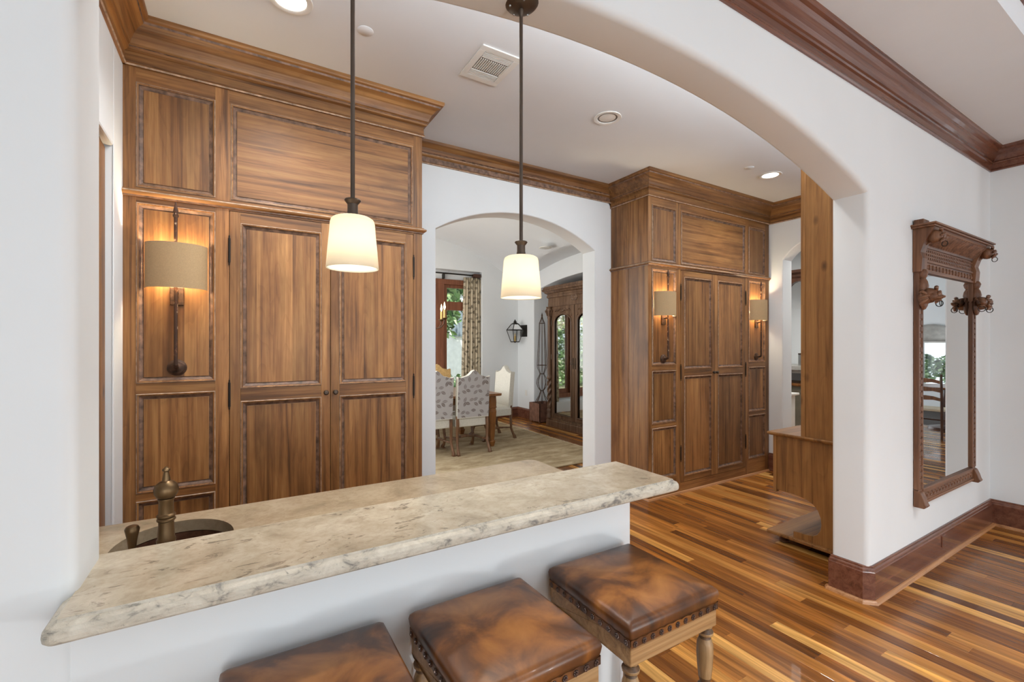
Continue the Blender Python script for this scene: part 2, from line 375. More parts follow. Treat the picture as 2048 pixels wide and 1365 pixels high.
    def panel(s, x0, x1, z0, z1, y, rings, mats):
        rs = [[(x0+i, y+d, z0+i), (x1-i, y+d, z0+i), (x1-i, y+d, z1-i), (x0+i, y+d, z1-i)] for i, d in rings]
        for k in range(len(rs)-1):
            s.add(rs[k]+rs[k+1], [(j, (j+1) % 4, 4+(j+1) % 4, 4+j) for j in range(4)], mats[k])
        return s.add(rs[-1], [(0, 1, 2, 3)], 0)
    def build(s, name, mats, parent=None, bevel=0, weld=True, seg=2, ang=30):
        me = bpy.data.meshes.new(name); me.from_pydata(s.v, [], s.f)
        if not isinstance(mats, (list, tuple)): mats = [mats]
        for m in mats: me.materials.append(M[m] if isinstance(m, str) else m)
        me.polygons.foreach_set('material_index', s.m); me.polygons.foreach_set('use_smooth', s.s)
        bm = bmesh.new(); bm.from_mesh(me)
        if weld: bmesh.ops.remove_doubles(bm, verts=bm.verts, dist=1e-5)
        bmesh.ops.recalc_face_normals(bm, faces=bm.faces); bm.to_mesh(me); bm.free()
        if any(s.s): me.set_sharp_from_angle(angle=radians(ang+8))
        o = bpy.data.objects.new(name, me); C.objects.link(o)
        if bevel:
            md = o.modifiers.new('bevel', 'BEVEL'); md.width = bevel; md.segments = seg; md.limit_method = 'ANGLE'; md.angle_limit = radians(40)
        if parent:
            o.parent = parent; o.matrix_parent_inverse = base_inv(parent)
        return o
def base_inv(p): return Matrix.Translation(-Vector(p.location)) if p.type == 'EMPTY' else Matrix.Identity(4)
def thing(name, label, cat, loc=(0, 0, 0), group=None):
    o = bpy.data.objects.new(name, None); C.objects.link(o); o.location = loc; o.empty_display_size = .05
    o['label'] = label; o['category'] = cat
    if group: o['group'] = group
    return o
def tag(o, label, cat, group=None):
    o['label'] = label; o['category'] = cat
    if group: o['group'] = group
    return o
def struct(o, label=None, cat=None):
    o['kind'] = 'structure'
    if label: o['label'] = label
    o['category'] = cat or o.name.split('_')[0].split('.')[0]
    return o
KIDS = {}
def dup(root, loc, rotz=0, label=None):
    kids = {}
    for o in bpy.data.objects:
        if o.parent: kids.setdefault(o.parent.name, []).append(o)
    def cp(o, par):
        c = o.copy(); C.objects.link(c)
        if par: c.parent = par
        for k in kids.get(o.name, []): cp(k, c)
        return c
    r = cp(root, None); r.location = loc; r.rotation_euler = (0, 0, rotz)
    if label: r['label'] = label
    return r

# ---------------------------------------------------------------- levels and planes (metres)
YF0, YF1 = 1.177, 1.37          # wall with the wide arch
YB0, YB1 = 3.55, 3.75           # back wall of the hall
YC = 3.0                        # front of the left cabinet
ZN, ZH = 3.12, 3.15             # ceilings: near room, hall
def arc(ua, ub, zs, za, n=28):
    h = za-zs; c = (ub-ua)/2; R = (c*c+h*h)/(2*h); mid = (ua+ub)/2; t = math.asin(c/R)
    return [(mid+R*sin(a), za-R+R*cos(a)) for a in [-t+2*t*i/n for i in range(n+1)]]
def arch_wall(name, plane, u0, u1, z1, op, d0, d1, rf=.03, rb=.015, z0=0.0, bot=0.0, label=None, mat='wall'):
    ua, ub, zs, za = op
    ct = [(ua, bot)]+arc(ua, ub, zs, za)+[(ub, bot)]
    n = len(ct); nr = []
    for i in range(n):
        def nn(a, b):
            dx, dz = b[0]-a[0], b[1]-a[1]; l = math.hypot(dx, dz); return Vector((-dz/l, dx/l))
        a = nn(ct[max(i-1, 0)], ct[max(i, 1)]); b = nn(ct[min(i, n-2)], ct[min(i+1, n-1)])
        nr.append((a+b)/(1+a.dot(b)))
    def q(u, z, d): return (u, d, z) if plane == 'Y' else (d, u, z)
    rs = []; sg = 1 if d1 > d0 else -1
    for k in range(6):
        t = k/5*pi/2; off = rf*(1-sin(t)); d = d0+sg*rf*(1-cos(t)); rs.append([(ct[i][0]+nr[i].x*off, ct[i][1]+nr[i].y*off, d) for i in range(n)])
    for k in range(6):
        t = k/5*pi/2; off = rb*(1-cos(t)); d = d1-sg*rb*(1-sin(t)); rs.append([(ct[i][0]+nr[i].x*off, ct[i][1]+nr[i].y*off, d) for i in range(n)])
    mb = MB(); mb.rings([[q(*p) for p in r] for r in rs], cap=False, wrap=False)
    for r, d in ((rs[0], d0), (rs[-1], d1)):
        if bot > z0:
            poly = [[Vector((u0, z0, 0)), Vector((u1, z0, 0)), Vector((u1, z1, 0)), Vector((u0, z1, 0))], [Vector((p[0], p[1], 0)) for p in r]]
        else:
            poly = [[Vector((u0, z0, 0))]+[Vector((p[0], p[1] if 0 < i < n-1 else z0, 0)) for i, p in enumerate(r)]+[Vector((u1, z0, 0)), Vector((u1, z1, 0)), Vector((u0, z1, 0))]]
        vv = [v for l in poly for v in l]
        mb.add([q(v.x, v.y, d) for v in vv], [tuple(t) for t in tessellate_polygon(poly)])
    for ua_, ub_ in ((u0, u0), (u1, u1)):
        mb.add([q(ua_, z0, d0), q(ua_, z1, d0), q(ua_, z1, d1), q(ua_, z0, d1)], [(0, 1, 2, 3)])
    mb.add([q(u0, z1, d0), q(u1, z1, d0), q(u1, z1, d1), q(u0, z1, d1)], [(0, 1, 2, 3)])
    o = mb.build(name, mat); return struct(o, label)

# ---------------------------------------------------------------- the shell
arch_wall('wall_front', 'Y', -3, 5.6, 3.45, (-.266, 3.131, 2.387, 2.67), YF0, YF1, .032, .02, label='white plaster wall with the wide arched opening over the bar')
struct(MB().box(-.30, 1.222, 1.187, YF1-.004, 0, .979).build('wall_bar', 'wall', bevel=.006), 'low white half wall carrying the bar top')
arch_wall('wall_back', 'Y', -3, 6.3, 3.75, (1.411, 3.147, 2.468, 2.711), YB0, YB1, .012, .012, label='white back wall of the hall with an arch to the dining room')
arch_wall('wall_right', 'X', YF1-.02, YB0+.02, 3.4, (1.95, 2.885, 2.49, 2.72), 5.43, 5.63, .012, .012, label='white end wall of the hall with an arch to the kitchen')
mb = MB(); mb.box(-.66, -.5, 2.807, YB0+.02, 0, 3.4); mb.box(-.66, -.5, YF1-.02, 1.75, 0, 3.4); mb.box(-.66, -.5, 1.75, 2.807, 2.437, 3.4)
struct(mb.build('wall_left', 'wall', bevel=.01), 'white left wall of the hall beside the tall cabinet')
struct(MB().box(5.395, 5.6, .86, YF0+.03, 0, 3.45).build('wall_mirror_side', 'wall', bevel=.012), 'short white return wall at the right of the mirror')
mb = MB()
xs = [-3.2, -1.95, -.45, .65, 2.15, 3.25, 4.75, 8.9, 13.1, 14.3]
for i in range(0, len(xs), 2): mb.box(xs[i], xs[i+1], -4.75, -4.55, 0, 3.45)
for i in range(1, len(xs)-1, 2): mb.box(xs[i], xs[i+1], -4.75, -4.55, 0, .25); mb.box(xs[i], xs[i+1], -4.75, -4.55, 2.65, 3.45)
struct(mb.build('wall_rear', 'wall'), 'white rear wall with tall windows behind the viewer')
struct(MB().box(-3.2, -3, -4.6, YF0, 0, 3.45).build('wall_near_left', 'wall'))
# breakfast room beyond the near room: far wall with a window the mirror shows
mb = MB(); mb.box(14.1, 14.3, -4.6, -2.9, 0, 3.45); mb.box(14.1, 14.3, -.9, 1.4, 0, 3.45); mb.box(14.1, 14.3, -2.9, -.9, 0, .5); mb.box(14.1, 14.3, -2.9, -.9, 1.62, 3.45)
struct(mb.build('wall_breakfast', 'wall'), 'far wall of the breakfast room seen in the mirror')
struct(MB().box(5.595, 14.3, 1.17, 1.35, 0, 3.45).build('wall_breakfast_side', 'wall'))
wb = MB()
for y0, y1, z0, z1 in ((-2.9, -.9, 1.54, 1.62), (-2.9, -.9, .5, .56), (-2.9, -2.84, .5, 1.6), (-.96, -.9, .5, 1.6), (-1.93, -1.87, .5, 1.6)): wb.box(14.05, 14.14, y0, y1, z0, z1)
win2 = struct(wb.build('window_2', 'white'), 'white framed window seen in the mirror', 'window')
MB().box(14.11, 14.115, -2.86, -.94, .54, 1.56).build('pane', 'glass', win2)
# ceilings
TX, TY = 4.85, .643
mb = MB(); mb.box(-3, 5.6, TY, YF0, ZN, ZN+.1); mb.box(TX, 5.6, -4.6, TY, ZN, ZN+.1); mb.box(-3, TX, -4.6, -4.0, ZN, ZN+.1); mb.box(-3, -2.4, -4.0, TY, ZN, ZN+.1)
mb.box(-2.5, TX+.1, -4.1, TY+.1, 3.44, 3.5)
for a in ((-2.4, TX, TY, TY+.03), (-2.4, TX, -4.03, -4.0)): mb.box(a[0], a[1], a[2], a[3], ZN+.1, 3.45)
for a in ((TX, TX+.03, -4, TY), (-2.43, -2.4, -4, TY)): mb.box(a[0], a[1], a[2], a[3], ZN+.1, 3.45)
struct(mb.build('ceiling_near', 'ceil', weld=False), 'white tray ceiling of the near room')
struct(MB().box(5.6, 14.3, -4.6, 1.3, ZN, ZN+.1).build('ceiling_breakfast', 'ceil'))
struct(MB().box(-.7, 5.7, YF1-.03, YB0+.03, ZH, ZH+.1).build('ceiling_hall', 'ceil'), 'greyish white hall ceiling')
tray = [(0, 3.275), (.012, 3.275), (.016, 3.29), (.03, 3.30), (.035, 3.33), (.07, 3.39), (.1, 3.42), (.11, 3.44)]
struct(MB().sweep(tray, [(-2.4, TY), (TX, TY), (TX, -4.0), (-2.4, -4.0)], -1).build('trim_1', 'mahx'), 'dark crown moulding inside the tray of the near ceiling', 'trim')
# near room crown, dark and glossy
crownN = [(0, 2.945), (.010, 2.945), (.014, 2.953), (.010, 2.962), (.008, 2.966), (.012, 3.0), (.022, 3.006), (.026, 3.014), (.022, 3.020), (.03, 3.026), (.042, 3.04), (.05, 3.058), (.056, 3.078), (.070, 3.094), (.086, 3.100), (.090, 3.108), (.094, ZN)]
struct(MB().sweep(crownN, [(-3, YF0), (5.395, YF0), (5.395, .86)], -1).build('trim_2', 'mahx'), 'dark mahogany crown moulding under the near ceiling', 'trim')
# baseboards near room
baseP = [(0, .212), (.006, .212), (.010, .207), (.010, .200), (.016, .192), (.018, .180), (.022, .176), (.022, 0)]
shoeP = [(.022, .020), (.028, .019), (.036, .012), (.040, 0)]
pathN = [(5.395, .87), (5.395, YF0), (3.131+.032, YF0), (3.131, YF0+.032), (3.131, YF1-.005), (3.14, YF1+.0)]
pathN = pathN[::-1]
struct(MB().sweep(baseP, pathN, -1).build('baseboard_right', 'mahx'), 'tall dark mahogany baseboard under the mirror', 'baseboard')
struct(MB().sweep(shoeP, pathN, -1).build('trim_3', 'shoe'), 'light wood shoe moulding at the foot of the baseboard', 'trim')
# hall crown on the left wall, the back wall and the end wall
crownH = [(0, 2.93), (.012, 2.93), (.017, 2.937), (.012, 2.946), (.009, 2.95), (.009, 3.0), (.016, 3.004), (.026, 3.008), (.030, 3.016), (.026, 3.024), (.034, 3.032), (.040, 3.05), (.052, 3.075), (.072, 3.098), (.096, 3.112), (.100, 3.122), (.114, 3.126), (.118, 3.134), (.118, ZH)]
cmats = [0, 1, 0, 2, 0, 0, 0, 0, 2, 0, 0, 0, 0, 0, 2, 0, 0, 0]
CM = ['cabx', 'worn', 'groove']; CMY = ['caby', 'worn', 'groove']
struct(MB().sweep(crownH, [(-.5, YF1), (-.5, YC-.002)], -1, mats=cmats).build('trim_4', CMY), 'stained wood crown moulding on the left wall of the hall', 'trim')
crownB = [(0, 2.985), (.010, 2.985), (.014, 2.992), (.010, 3.0), (.012, 3.04), (.024, 3.048), (.028, 3.056), (.024, 3.064), (.034, 3.072), (.046, 3.1), (.07, 3.122), (.085, 3.13), (.088, ZH)]
struct(MB().sweep(crownB, [(1.09, YB0), (3.37, YB0)], -1, mats=[0, 1, 0, 2, 0, 0, 1, 2, 0, 0, 0, 0]).build('trim_5', CM), 'stained wood crown moulding over the dining room arch', 'trim')
struct(MB().sweep(crownH, [(5.43, 3.04-.002), (5.43, YF1)], -1, mats=cmats).build('trim_6', CMY), 'stained wood crown moulding on the end wall of the hall', 'trim')
struct(MB().sweep(baseP, [(5.43, 3.04), (5.43, 2.9)], -1).build('baseboard_end', 'mahy'), None, 'baseboard')
# door casing in the left wall
db = MB(); db.box(-.65, -.530, 2.70, 2.805, 0, 2.43); db.box(-.65, -.536, 2.66, 2.70, 0, 2.33); db.box(-.65, -.530, 1.75, 2.70, 2.33, 2.43)
door = struct(db.build('door_1', 'oakz', bevel=.006), 'wooden door and casing deep in the left wall', 'door')
MB().box(-.66, -.60, 1.75, 2.66, 0, 2.33).build('door_leaf', 'oakz', door)

# ---------------------------------------------------------------- floor: every strip is a plank
fl = struct(MB().box(-3.2, 14.3, -4.7, 8.5, -.06, -.012).build('floor', 'subfloor'), 'strip wood floor in mixed brown and honey tones', 'floor')
PW = .076
def plank_mesh(L):
    mb = MB(); w_ = PW; c = .0012
    b = [(0, 0), (w_, 0), (w_, L), (0, L)]; t = [(c, c), (w_-c, c), (w_-c, L-c), (c, L-c)]
    vs = [(x, y, -.012) for x, y in b]+[(x, y, -c) for x, y in b]+[(x, y, 0) for x, y in t]
    fs = [(k, (k+1) % 4, 4+(k+1) % 4, 4+k) for k in range(4)]+[(4+k, 4+(k+1) % 4, 8+(k+1) % 4, 8+k) for k in range(4)]+[(8, 9, 10, 11)]
    return vs, fs
LEN = [.6, .85, 1.1, 1.4, 1.75, 2.1]
pm = []
for L in LEN:
    vs, fs = plank_mesh(L); me = bpy.data.meshes.new('plank'); me.from_pydata(vs, [], fs); me.materials.append(M['floor']); pm.append(me)
rest_v, rest_f, rest_t = [], [], []
npl = 0
rp = random.Random(3)
k = 0; x = -1.6
def add_rest(x, y, L):
    vs, fs = plank_mesh(L); o = len(rest_v); rest_v.extend((a+x, b+y, c) for a, b, c in vs); rest_f.extend(tuple(i+o for i in f) for f in fs[4:]); rest_t.extend([rp.random()]*5)
while x < 11.0:
    y = (-3.2 if x > 1.0 else -.3)-rp.random()
    yend = 8.3 if .8 < x < 5.6 else (3.6 if x < 5.6 else 4.2)
    while y < yend:
        i = rp.choice([0, 1, 2, 2, 3, 3, 4, 5]); L = LEN[i]
        vis = 1.13 < x < 5.36 and y+L > .25 and y < 2.98 and not (x > 2.2 and y+L < .55) and x+.9 > y*.35
        if 3.2 < x and 1.2 < y and y+L < 1.95 and x > 3.55: vis = False
        if vis and npl < 298:
            o = bpy.data.objects.new('plank', pm[i]); C.objects.link(o); o.location = (x, y, 0); o.parent = fl; npl += 1
        else: add_rest(x, y, L)
        y += L
    x += PW
me = bpy.data.meshes.new('plank_field'); me.from_pydata(rest_v, [], rest_f); me.materials.append(M['floor'])
at = me.attributes.new('tone', 'FLOAT', 'FACE'); at.data.foreach_set('value', rest_t)
o = bpy.data.objects.new('plank_field', me); C.objects.link(o); o.parent = fl; o['kind'] = 'stuff'

# ---------------------------------------------------------------- built-in cabinets
RING = [(0, 0), (0, -.004), (.004, -.007), (.011, -.004), (.013, .004), (.029, .013), (.030, .008), (.035, .008)]
RMAT = [2, 1, 0, 2, 2, 1, 0]
def panel(parent, name, x0, x1, z0, z1, y, ax='z'):
    return MB().panel(x0, x1, z0, z1, y, RING, RMAT).build(name, ['cab'+ax, 'worn', 'groove'], parent)
def cabinet(root, x0, x1, y, yw, bays, doorx, ret, cat):
    # bays: list of (xa, xb) narrow side bays; doorx: (xa, split, xb)
    P = root
    da, dm, dbb = doorx
    holes = []
    for a, b in bays:
        for z0, z1 in ((2.315, 2.855), (1.30, 2.235), (.73, 1.245), (.19, .69)):
            holes.append((a, b, z0, z1)); panel(P, 'panel', a, b, z0, z1, y)
    panel(P, 'panel', da+.008, dbb-.008, 2.315, 2.855, y, 'x')
    edges = sorted([x0]+[e for b in bays for e in b]+[da, dbb, x1])
    for i in range(0, len(edges), 2): MB().box(edges[i], edges[i+1], y, y+.02, 0, 2.95).build('stile', 'cabz', P, bevel=.001)
    for a, b in bays:
        for z0, z1 in ((0, .19), (.69, .73), (1.245, 1.30), (2.235, 2.315), (2.855, 2.95)): MB().box(a, b, y, y+.02, z0, z1).build('rail', 'cabx', P)
    for z0, z1 in ((0, .105), (2.255, 2.315), (2.855, 2.95)): MB().box(da, dbb, y, y+.02, z0, z1).build('rail', 'cabx', P)
    for xa in (da, dbb-.008): MB().box(xa, xa+.008, y, y+.02, 2.315, 2.855).build('stile', 'cabz', P)
    MB().box(x0, x1-.002, y+.022, yw-.004, 0, 3.0).build('carcass', 'darkwood', P)
    if ret == 'left':    # visible plank side: two boards above, two below
        for (ya, yb) in ((y, y+.26), (y+.262, yw-.004)):
            for z0, z1 in ((0, 2.27), (2.30, 2.95)):
                MB().box(x0-.004, x0+.02, ya+.001, yb, z0, z1).build('side_board', 'cabz', P, bevel=.002)
    # doors
    for sd, (a, b) in enumerate(((da+.003, dm-.0015), (dm+.0015, dbb-.003))):
        zz = (.108, 2.252); sw = .052
        d = MB(); d.box(a, a+sw, y-.002, y+.02, *zz); pass
        door_ = d.build('door', 'cabz', P, bevel=.0015)
        MB().box(b-sw, b, y-.002, y+.02, *zz).build('door_stile', 'cabz', door_, bevel=.0015)
        for z0, z1 in ((.108, .165), (1.18, 1.252), (2.19, 2.252)): MB().box(a+sw, b-sw, y-.002, y+.02, z0, z1).build('door_rail', 'cabx', door_, bevel=.001)
        for z0, z1 in ((.165, 1.18), (1.252, 2.19)): panel(door_, 'door_panel', a+sw, b-sw, z0, z1, y-.001)
        kx = (b-.026) if sd == 0 else (a+.026)
        MB().lathe([(.0, -.028), (.010, -.027), (.0155, -.021), (.0155, -.016), (.009, -.011), (.006, -.006), (.012, -.003), (.013, .002)], (kx, y-.002, 1.205), 14, axis='y').build('knob', 'dkbronze', door_)
        hx = a-.002 if sd == 0 else b+.002
        for hz in (.40, 1.22, 2.03):
            MB().lathe([(0, -.085), (.003, -.083), (.004, -.076), (.003, -.07), (.006, -.067), (.006, .067), (.003, .07), (.004, .076), (.003, .083), (0, .085)], (hx, y-.006, hz), 8).build('hinge', 'blackiron', door_)
    mid = [(0, 2.264), (.008, 2.264), (.010, 2.272), (.022, 2.278), (.026, 2.287), (.022, 2.294), (.012, 2.298), (.008, 2.304), (0, 2.306)]
    mm = [0, 2, 0, 0, 1, 2, 0, 0]
    if ret == 'right': path = [(x0, y), (x1, y), (x1, yw)]
    else: path = [(x0, yw), (x0, y), (x1, y)]
    MB().sweep(mid, path, -1, mats=mm).build('middle_moulding', CM, P)
    MB().sweep(crownH, path, -1, mats=cmats).build('crown_moulding', CM, P)
    MB().sweep([(0, .02), (.006, .02), (.012, .014), (.016, 0)], path, -1).build('shoe_moulding', 'shoe', P)
c1 = thing('built_in_cabinet', 'large stained wood cabinet filling the wall left of the dining arch', 'cabinet', (.3, YC, 0))
cabinet(c1, -.5, 1.09, YC, YB0, [(-.447, -.105)], (-.04, .495, 1.03), 'right', 'cabinet')
c2 = thing('built_in_cabinet', 'stained wood cabinet with two wall lamps, right of the dining arch', 'cabinet', (4.4, 3.04, 0))
cabinet(c2, 3.37, 5.42, 3.04, YB0, [(3.415, 3.765), (5.005, 5.34)], (3.83, 4.385, 4.945), 'left', 'cabinet')

# ---------------------------------------------------------------- bar top, counter, sink, faucet
def slab(name, outline, prof, label, mat=('stone', 'stonedge'), hole=None, parent=None):
    # prof: (inset from outline, z) from top edge to bottom edge
    n = len(outline); mb = MB()
    mb.sweep([(i, z) for i, z in prof], outline, 1, closed=True, m=1)
    P = [Vector(p) for p in outline]; off = prof[0][0]
    def inset(o_):
        r = []
        for i in range(n):
            def nrm(a, b): d = (b-a).normalized(); return Vector((-d.y, d.x))
            n1 = nrm(P[i-1], P[i]); n2 = nrm(P[i], P[(i+1) % n]); d = (n1+n2)/(1+n1.dot(n2)); r.append(P[i]+d*o_)
        return r
    for (o_, z), m in ((prof[0], 0), (prof[-1], 1)):
        loop = [Vector((p.x, p.y, 0)) for p in inset(o_)]
        polys = [loop] + ([[Vector((a, b, 0)) for a, b in hole]] if hole else [])
        vv = [v for l in polys for v in l]
        mb.add([(v.x, v.y, z) for v in vv], [tuple(t) for t in tessellate_polygon(polys)], m)
    if hole:
        z0, z1 = prof[0][1], prof[-1][1]; k = len(hole)
        mb.add([(a, b, z0) for a, b in hole]+[(a, b, z1) for a, b in hole], [(i, (i+1) % k, k+(i+1) % k, k+i) for i in range(k)], 1, True)
    return mb.build(name, list(mat), parent)
def rrect(x0, x1, y0, y1, r, n=5):
    out = []
    for cx, cy, a in ((x1-r, y0+r, -pi/2), (x1-r, y1-r, 0), (x0+r, y1-r, pi/2), (x0+r, y0+r, pi)):
        for i in range(n+1): out.append((cx+r*cos(a+pi/2*i/n), cy+r*sin(a+pi/2*i/n)))
    return out
bt = slab('bar_counter', rrect(-.29, 1.352, 1.068, 1.395, .022), [(.020, 1.020), (.018, 1.0145), (.014, 1.0135), (.006, 1.010), (.001, 1.003), (0, .995), (.001, .987), (.006, .982), (.012, .980)], '')
tag(bt, 'raised limestone bar top with a chipped ogee front edge', 'bar counter')
SX, SY, SRX, SRY = -.165, 1.715, .155, .19
hole = [(SX+SRX*cos(2*pi*i/40), SY+SRY*sin(2*pi*i/40)) for i in range(40)]
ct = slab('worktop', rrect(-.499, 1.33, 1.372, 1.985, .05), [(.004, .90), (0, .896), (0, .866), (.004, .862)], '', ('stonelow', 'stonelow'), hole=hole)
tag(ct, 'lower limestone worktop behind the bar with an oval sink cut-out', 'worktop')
sk = MB().lathe([(1.03, 0), (1.0, -.002), (.97, -.02), (.93, -.07), (.82, -.12), (.6, -.145), (.2, -.152), (0, -.152)], (SX, SY, .861), 36, sx=SRX, sy=SRY).build('sink', 'copper')
tag(sk, 'oval dark copper undermount sink in the lower worktop', 'sink')
bc = thing('base_cabinet', 'wooden base cabinet under the lower worktop, hidden behind the bar', 'cabinet', (.4, 1.65, 0))
b_ = MB(); b_.box(-.49, -.36, 1.372, 1.93, 0, .86); b_.box(.02, 1.25, 1.372, 1.93, 0, .86); b_.box(-.36, .02, 1.372, 1.5, 0, .86); b_.box(-.36, .02, 1.918, 1.93, 0, .86)
b_.build('carcass', 'cabz', bc)
for i in range(3): panel(bc, 'panel', -.4+i*.55, .05+i*.55, .15, .8, 1.95)
fc = thing('faucet', 'antique bronze bar faucet with a ball finial and side lever', 'faucet', (-.157, 1.46, .90))
FX, FY = -.157, 1.46
MB().lathe([(.030, .90), (.030, .908), (.026, .914), (.0245, .93), (.022, .965), (.0195, .99), (.021, .995), (.021, 1.0), (.0185, 1.004), (.017, 1.04), (.0168, 1.046), (.0205, 1.049), (.0205, 1.053), (.0175, 1.056), (.0205, 1.059), (.0205, 1.063), (.0165, 1.067), (.0160, 1.098), (.018, 1.102), (.018, 1.105)], (FX, FY, 0), 20, cap=True).build('column', 'bronze', fc)
MB().lathe([(.012, 1.104), (.02, 1.108), (.0255, 1.118), (.027, 1.128), (.024, 1.139), (.016, 1.147), (.009, 1.150), (.0085, 1.156), (.0065, 1.166), (.0055, 1.173), (.0085, 1.176), (.0085, 1.180), (.004, 1.184), (0, 1.187)], (FX, FY, 0), 20).build('finial', 'bronze', fc)
MB().tube([(FX, FY, 1.06), (FX-.003, FY+.03, 1.085), (FX-.008, FY+.075, 1.09), (FX-.012, FY+.115, 1.075), (FX-.013, FY+.125, 1.04)], [.0095, .0095, .009, .0085, .009], 10).build('spout', 'bronze', fc)
MB().tube([(FX, FY, .955), (FX-.02, FY-.006, .955), (FX-.028, FY-.008, .955), (FX-.03, FY-.009, .955), (FX-.045, FY-.012, .953), (FX-.05, FY-.013, .953), (FX-.062, FY-.014, .953)], [.015, .015, .015, .018, .018, .013, .012], 12).build('side_arm', 'bronze', fc)
hd = MB().lathe([(.020, .90), (.020, .906), (.017, .914), (.015, .95), (.018, .960), (.018, .966), (.011, .978), (.008, .986)], (FX-.066, FY-.014, 0), 16, cap=True).build('valve', 'bronze', fc)
MB().lathe([(.008, .984), (.0085, 1.0), (.0105, 1.018), (.0135, 1.034), (.0155, 1.044), (.012, 1.051), (.004, 1.054), (0, 1.054)], (FX-.066, FY-.014, 0), 14).build('lever', 'bronze', hd)

# ---------------------------------------------------------------- pendant lamps (origin at the canopy)
def pendant(x, y, zc, zs0, label):
    # zs0: bottom of the shade
    p = thing('pendant_lamp', label, 'pendant lamp', (x, y, zc), 'pendant lamps over the bar')
    cn = MB().lathe([(.056, 0), (.058, -.006), (.052, -.014), (.045, -.020), (.03, -.026), (.012, -.030), (0, -.030)], (x, y, zc), 24).build('canopy', 'dkbronze', p)
    for a in (.4, 1.7, 2.9, 4.4): MB().sphere((x+.038*cos(a), y+.038*sin(a), zc-.024), .004, 8).build('screw', 'steel', cn)
    MB().lathe([(.009, -.024), (.009, -.046), (.006, -.050), (.006, -.058)], (x, y, zc), 12, cap=True).build('swivel', 'dkbronze', p)
    H_ = .138; zt = zs0+H_
    MB().lathe([(.0058, zc-.05), (.0058, zt+.05)], (x, y, 0), 12, cap=True).build('stem', 'dkbronze', p)
    MB().lathe([(.006, zt+.050), (.020, zt+.049), (.0215, zt+.046), (.017, zt+.040), (.0135, zt+.036), (.0135, zt+.016), (.0148, zt+.012), (.0148, zt+.008), (.026, zt+.003), (.036, zt-.002), (.034, zt-.008), (0, zt-.009)], (x, y, 0), 24).build('socket_cup', 'dkbronze', p)
    rb = 64
    mb = MB(); prof = [(.022, zt-.001), (.046, zt-.001), (.054, zt-.006), (.057, zt-.016), (.0595, zt-.05), (.0635, zt-.09), (.0672, zs0+.002), (.0668, zs0), (.0640, zs0+.002), (.060, zt-.09), (.0555, zt-.03), (.05, zt-.012), (.022, zt-.006)]
    rs = []
    for r, z in prof:
        rs.append([(x+(r+(.0005 if i % 2 else -.0005))*cos(2*pi*i/rb), y+(r+(.0005 if i % 2 else -.0005))*sin(2*pi*i/rb), z) for i in range(rb)])
    mb.rings(rs, cap=False).build('glass_shade', 'glassshade', p, ang=60)
    MB().sphere((x, y, zs0+.108), (.012, .012, .014), 12).build('bulb', 'bulb', p)
    light('pendant_glow', 'POINT', (x, y, zs0+.064), 2.8, (1, .95, .87), size=.022)
pendant(.266, 1.27, 2.612, 1.705, 'bronze pendant lamp in front of the left cabinet doors')
pendant(.804, 1.27, 2.640, 1.655, 'bronze pendant lamp in front of the dining room arch')

# ---------------------------------------------------------------- wall sconces (local: wall plane y=0, disc at z=0)
def sconce(x, y, z, label):
    s_ = thing('wall_sconce', label, 'wall lamp', (x, y, z), 'iron wall lamps with taupe half-drum shades')
    g = MB(); g.xf = Matrix.Translation((x, y, z))
    def nb(): m_ = MB(); m_.xf = Matrix.Translation((x, y, z)); return m_
    nb().lathe([(.0, -.020), (.012, -.020), (.020, -.014), (.032, -.012), (.036, -.007), (.043, -.005), (.045, .002)], (0, 0, 0), 24, axis='y').build('wall_disc', 'iron', s_)
    nb().tube([(0, -.012, 0), (0, -.040, 0), (0, -.055, .006), (0, -.060, .02)], .011, 10).build('elbow', 'iron', s_)
    nb().tube([(0, -.060, .012), (0, -.060, .80)], .0088, 10).build('rod', 'rustrod', s_)
    nb().lathe([(.0088, .79), (.013, .795), (.014, .803), (.010, .808), (.0095, .815), (.012, .82), (.011, .83), (.006, .85), (.003, .87), (0, .875)], (0, -.060, 0), 12).build('finial', 'rustrod', s_)
    nb().box(-.030, .030, -.012, .001, .335, .43).build('back_plate', 'iron', s_, bevel=.003)
    nb().tube([(0, -.012, .40), (0, -.065, .40)], .008, 8).build('bracket', 'iron', s_)
    hw, dp, z0, z1 = .136, .105, .420, .655
    n = 28; outer = [(hw*cos(pi+pi*i/n), -.004+dp*sin(pi+pi*i/n)) for i in range(n+1)]
    inner = [((hw-.003)*cos(pi+pi*i/n), -.004+(dp-.003)*sin(pi+pi*i/n)) for i in range(n+1)]
    mb = nb()
    mb.rings([[(a, b, z0) for a, b in outer], [(a, b, z1) for a, b in outer]], cap=False, wrap=False, m=0)
    mb.rings([[(a, b, z0) for a, b in inner], [(a, b, z1) for a, b in inner]], cap=False, wrap=False, m=1)
    for z_ in (z0, z1): mb.rings([[(a, b, z_) for a, b in outer], [(a, b, z_) for a, b in inner]], cap=False, wrap=False, m=0, smooth=False)
    mb.build('lamp_shade', ['shade', 'shadein'], s_)
    nb().tube([(-.06, -.045, .45), (.06, -.045, .45)], .006, 8).build('lamp_arm', 'iron', s_)
    for sx in (-.06, .06):
        nb().lathe([(.010, .445), (.012, .45), (.012, .50), (.008, .505)], (sx, -.045, 0), 10, cap=True).build('socket', 'shadein', s_)
        nb().lathe([(.006, .505), (.012, .515), (.013, .535), (.007, .555), (0, .565)], (sx, -.045, 0), 10).build('bulb', 'bulb', s_)
    light('sconce_glow', 'POINT', (x, y-.05, z+.545), 15, (1, .82, .55), size=.03)
sconce(-.277, YC+.009, 1.377, 'wall lamp with taupe half-drum shade on the left cabinet')
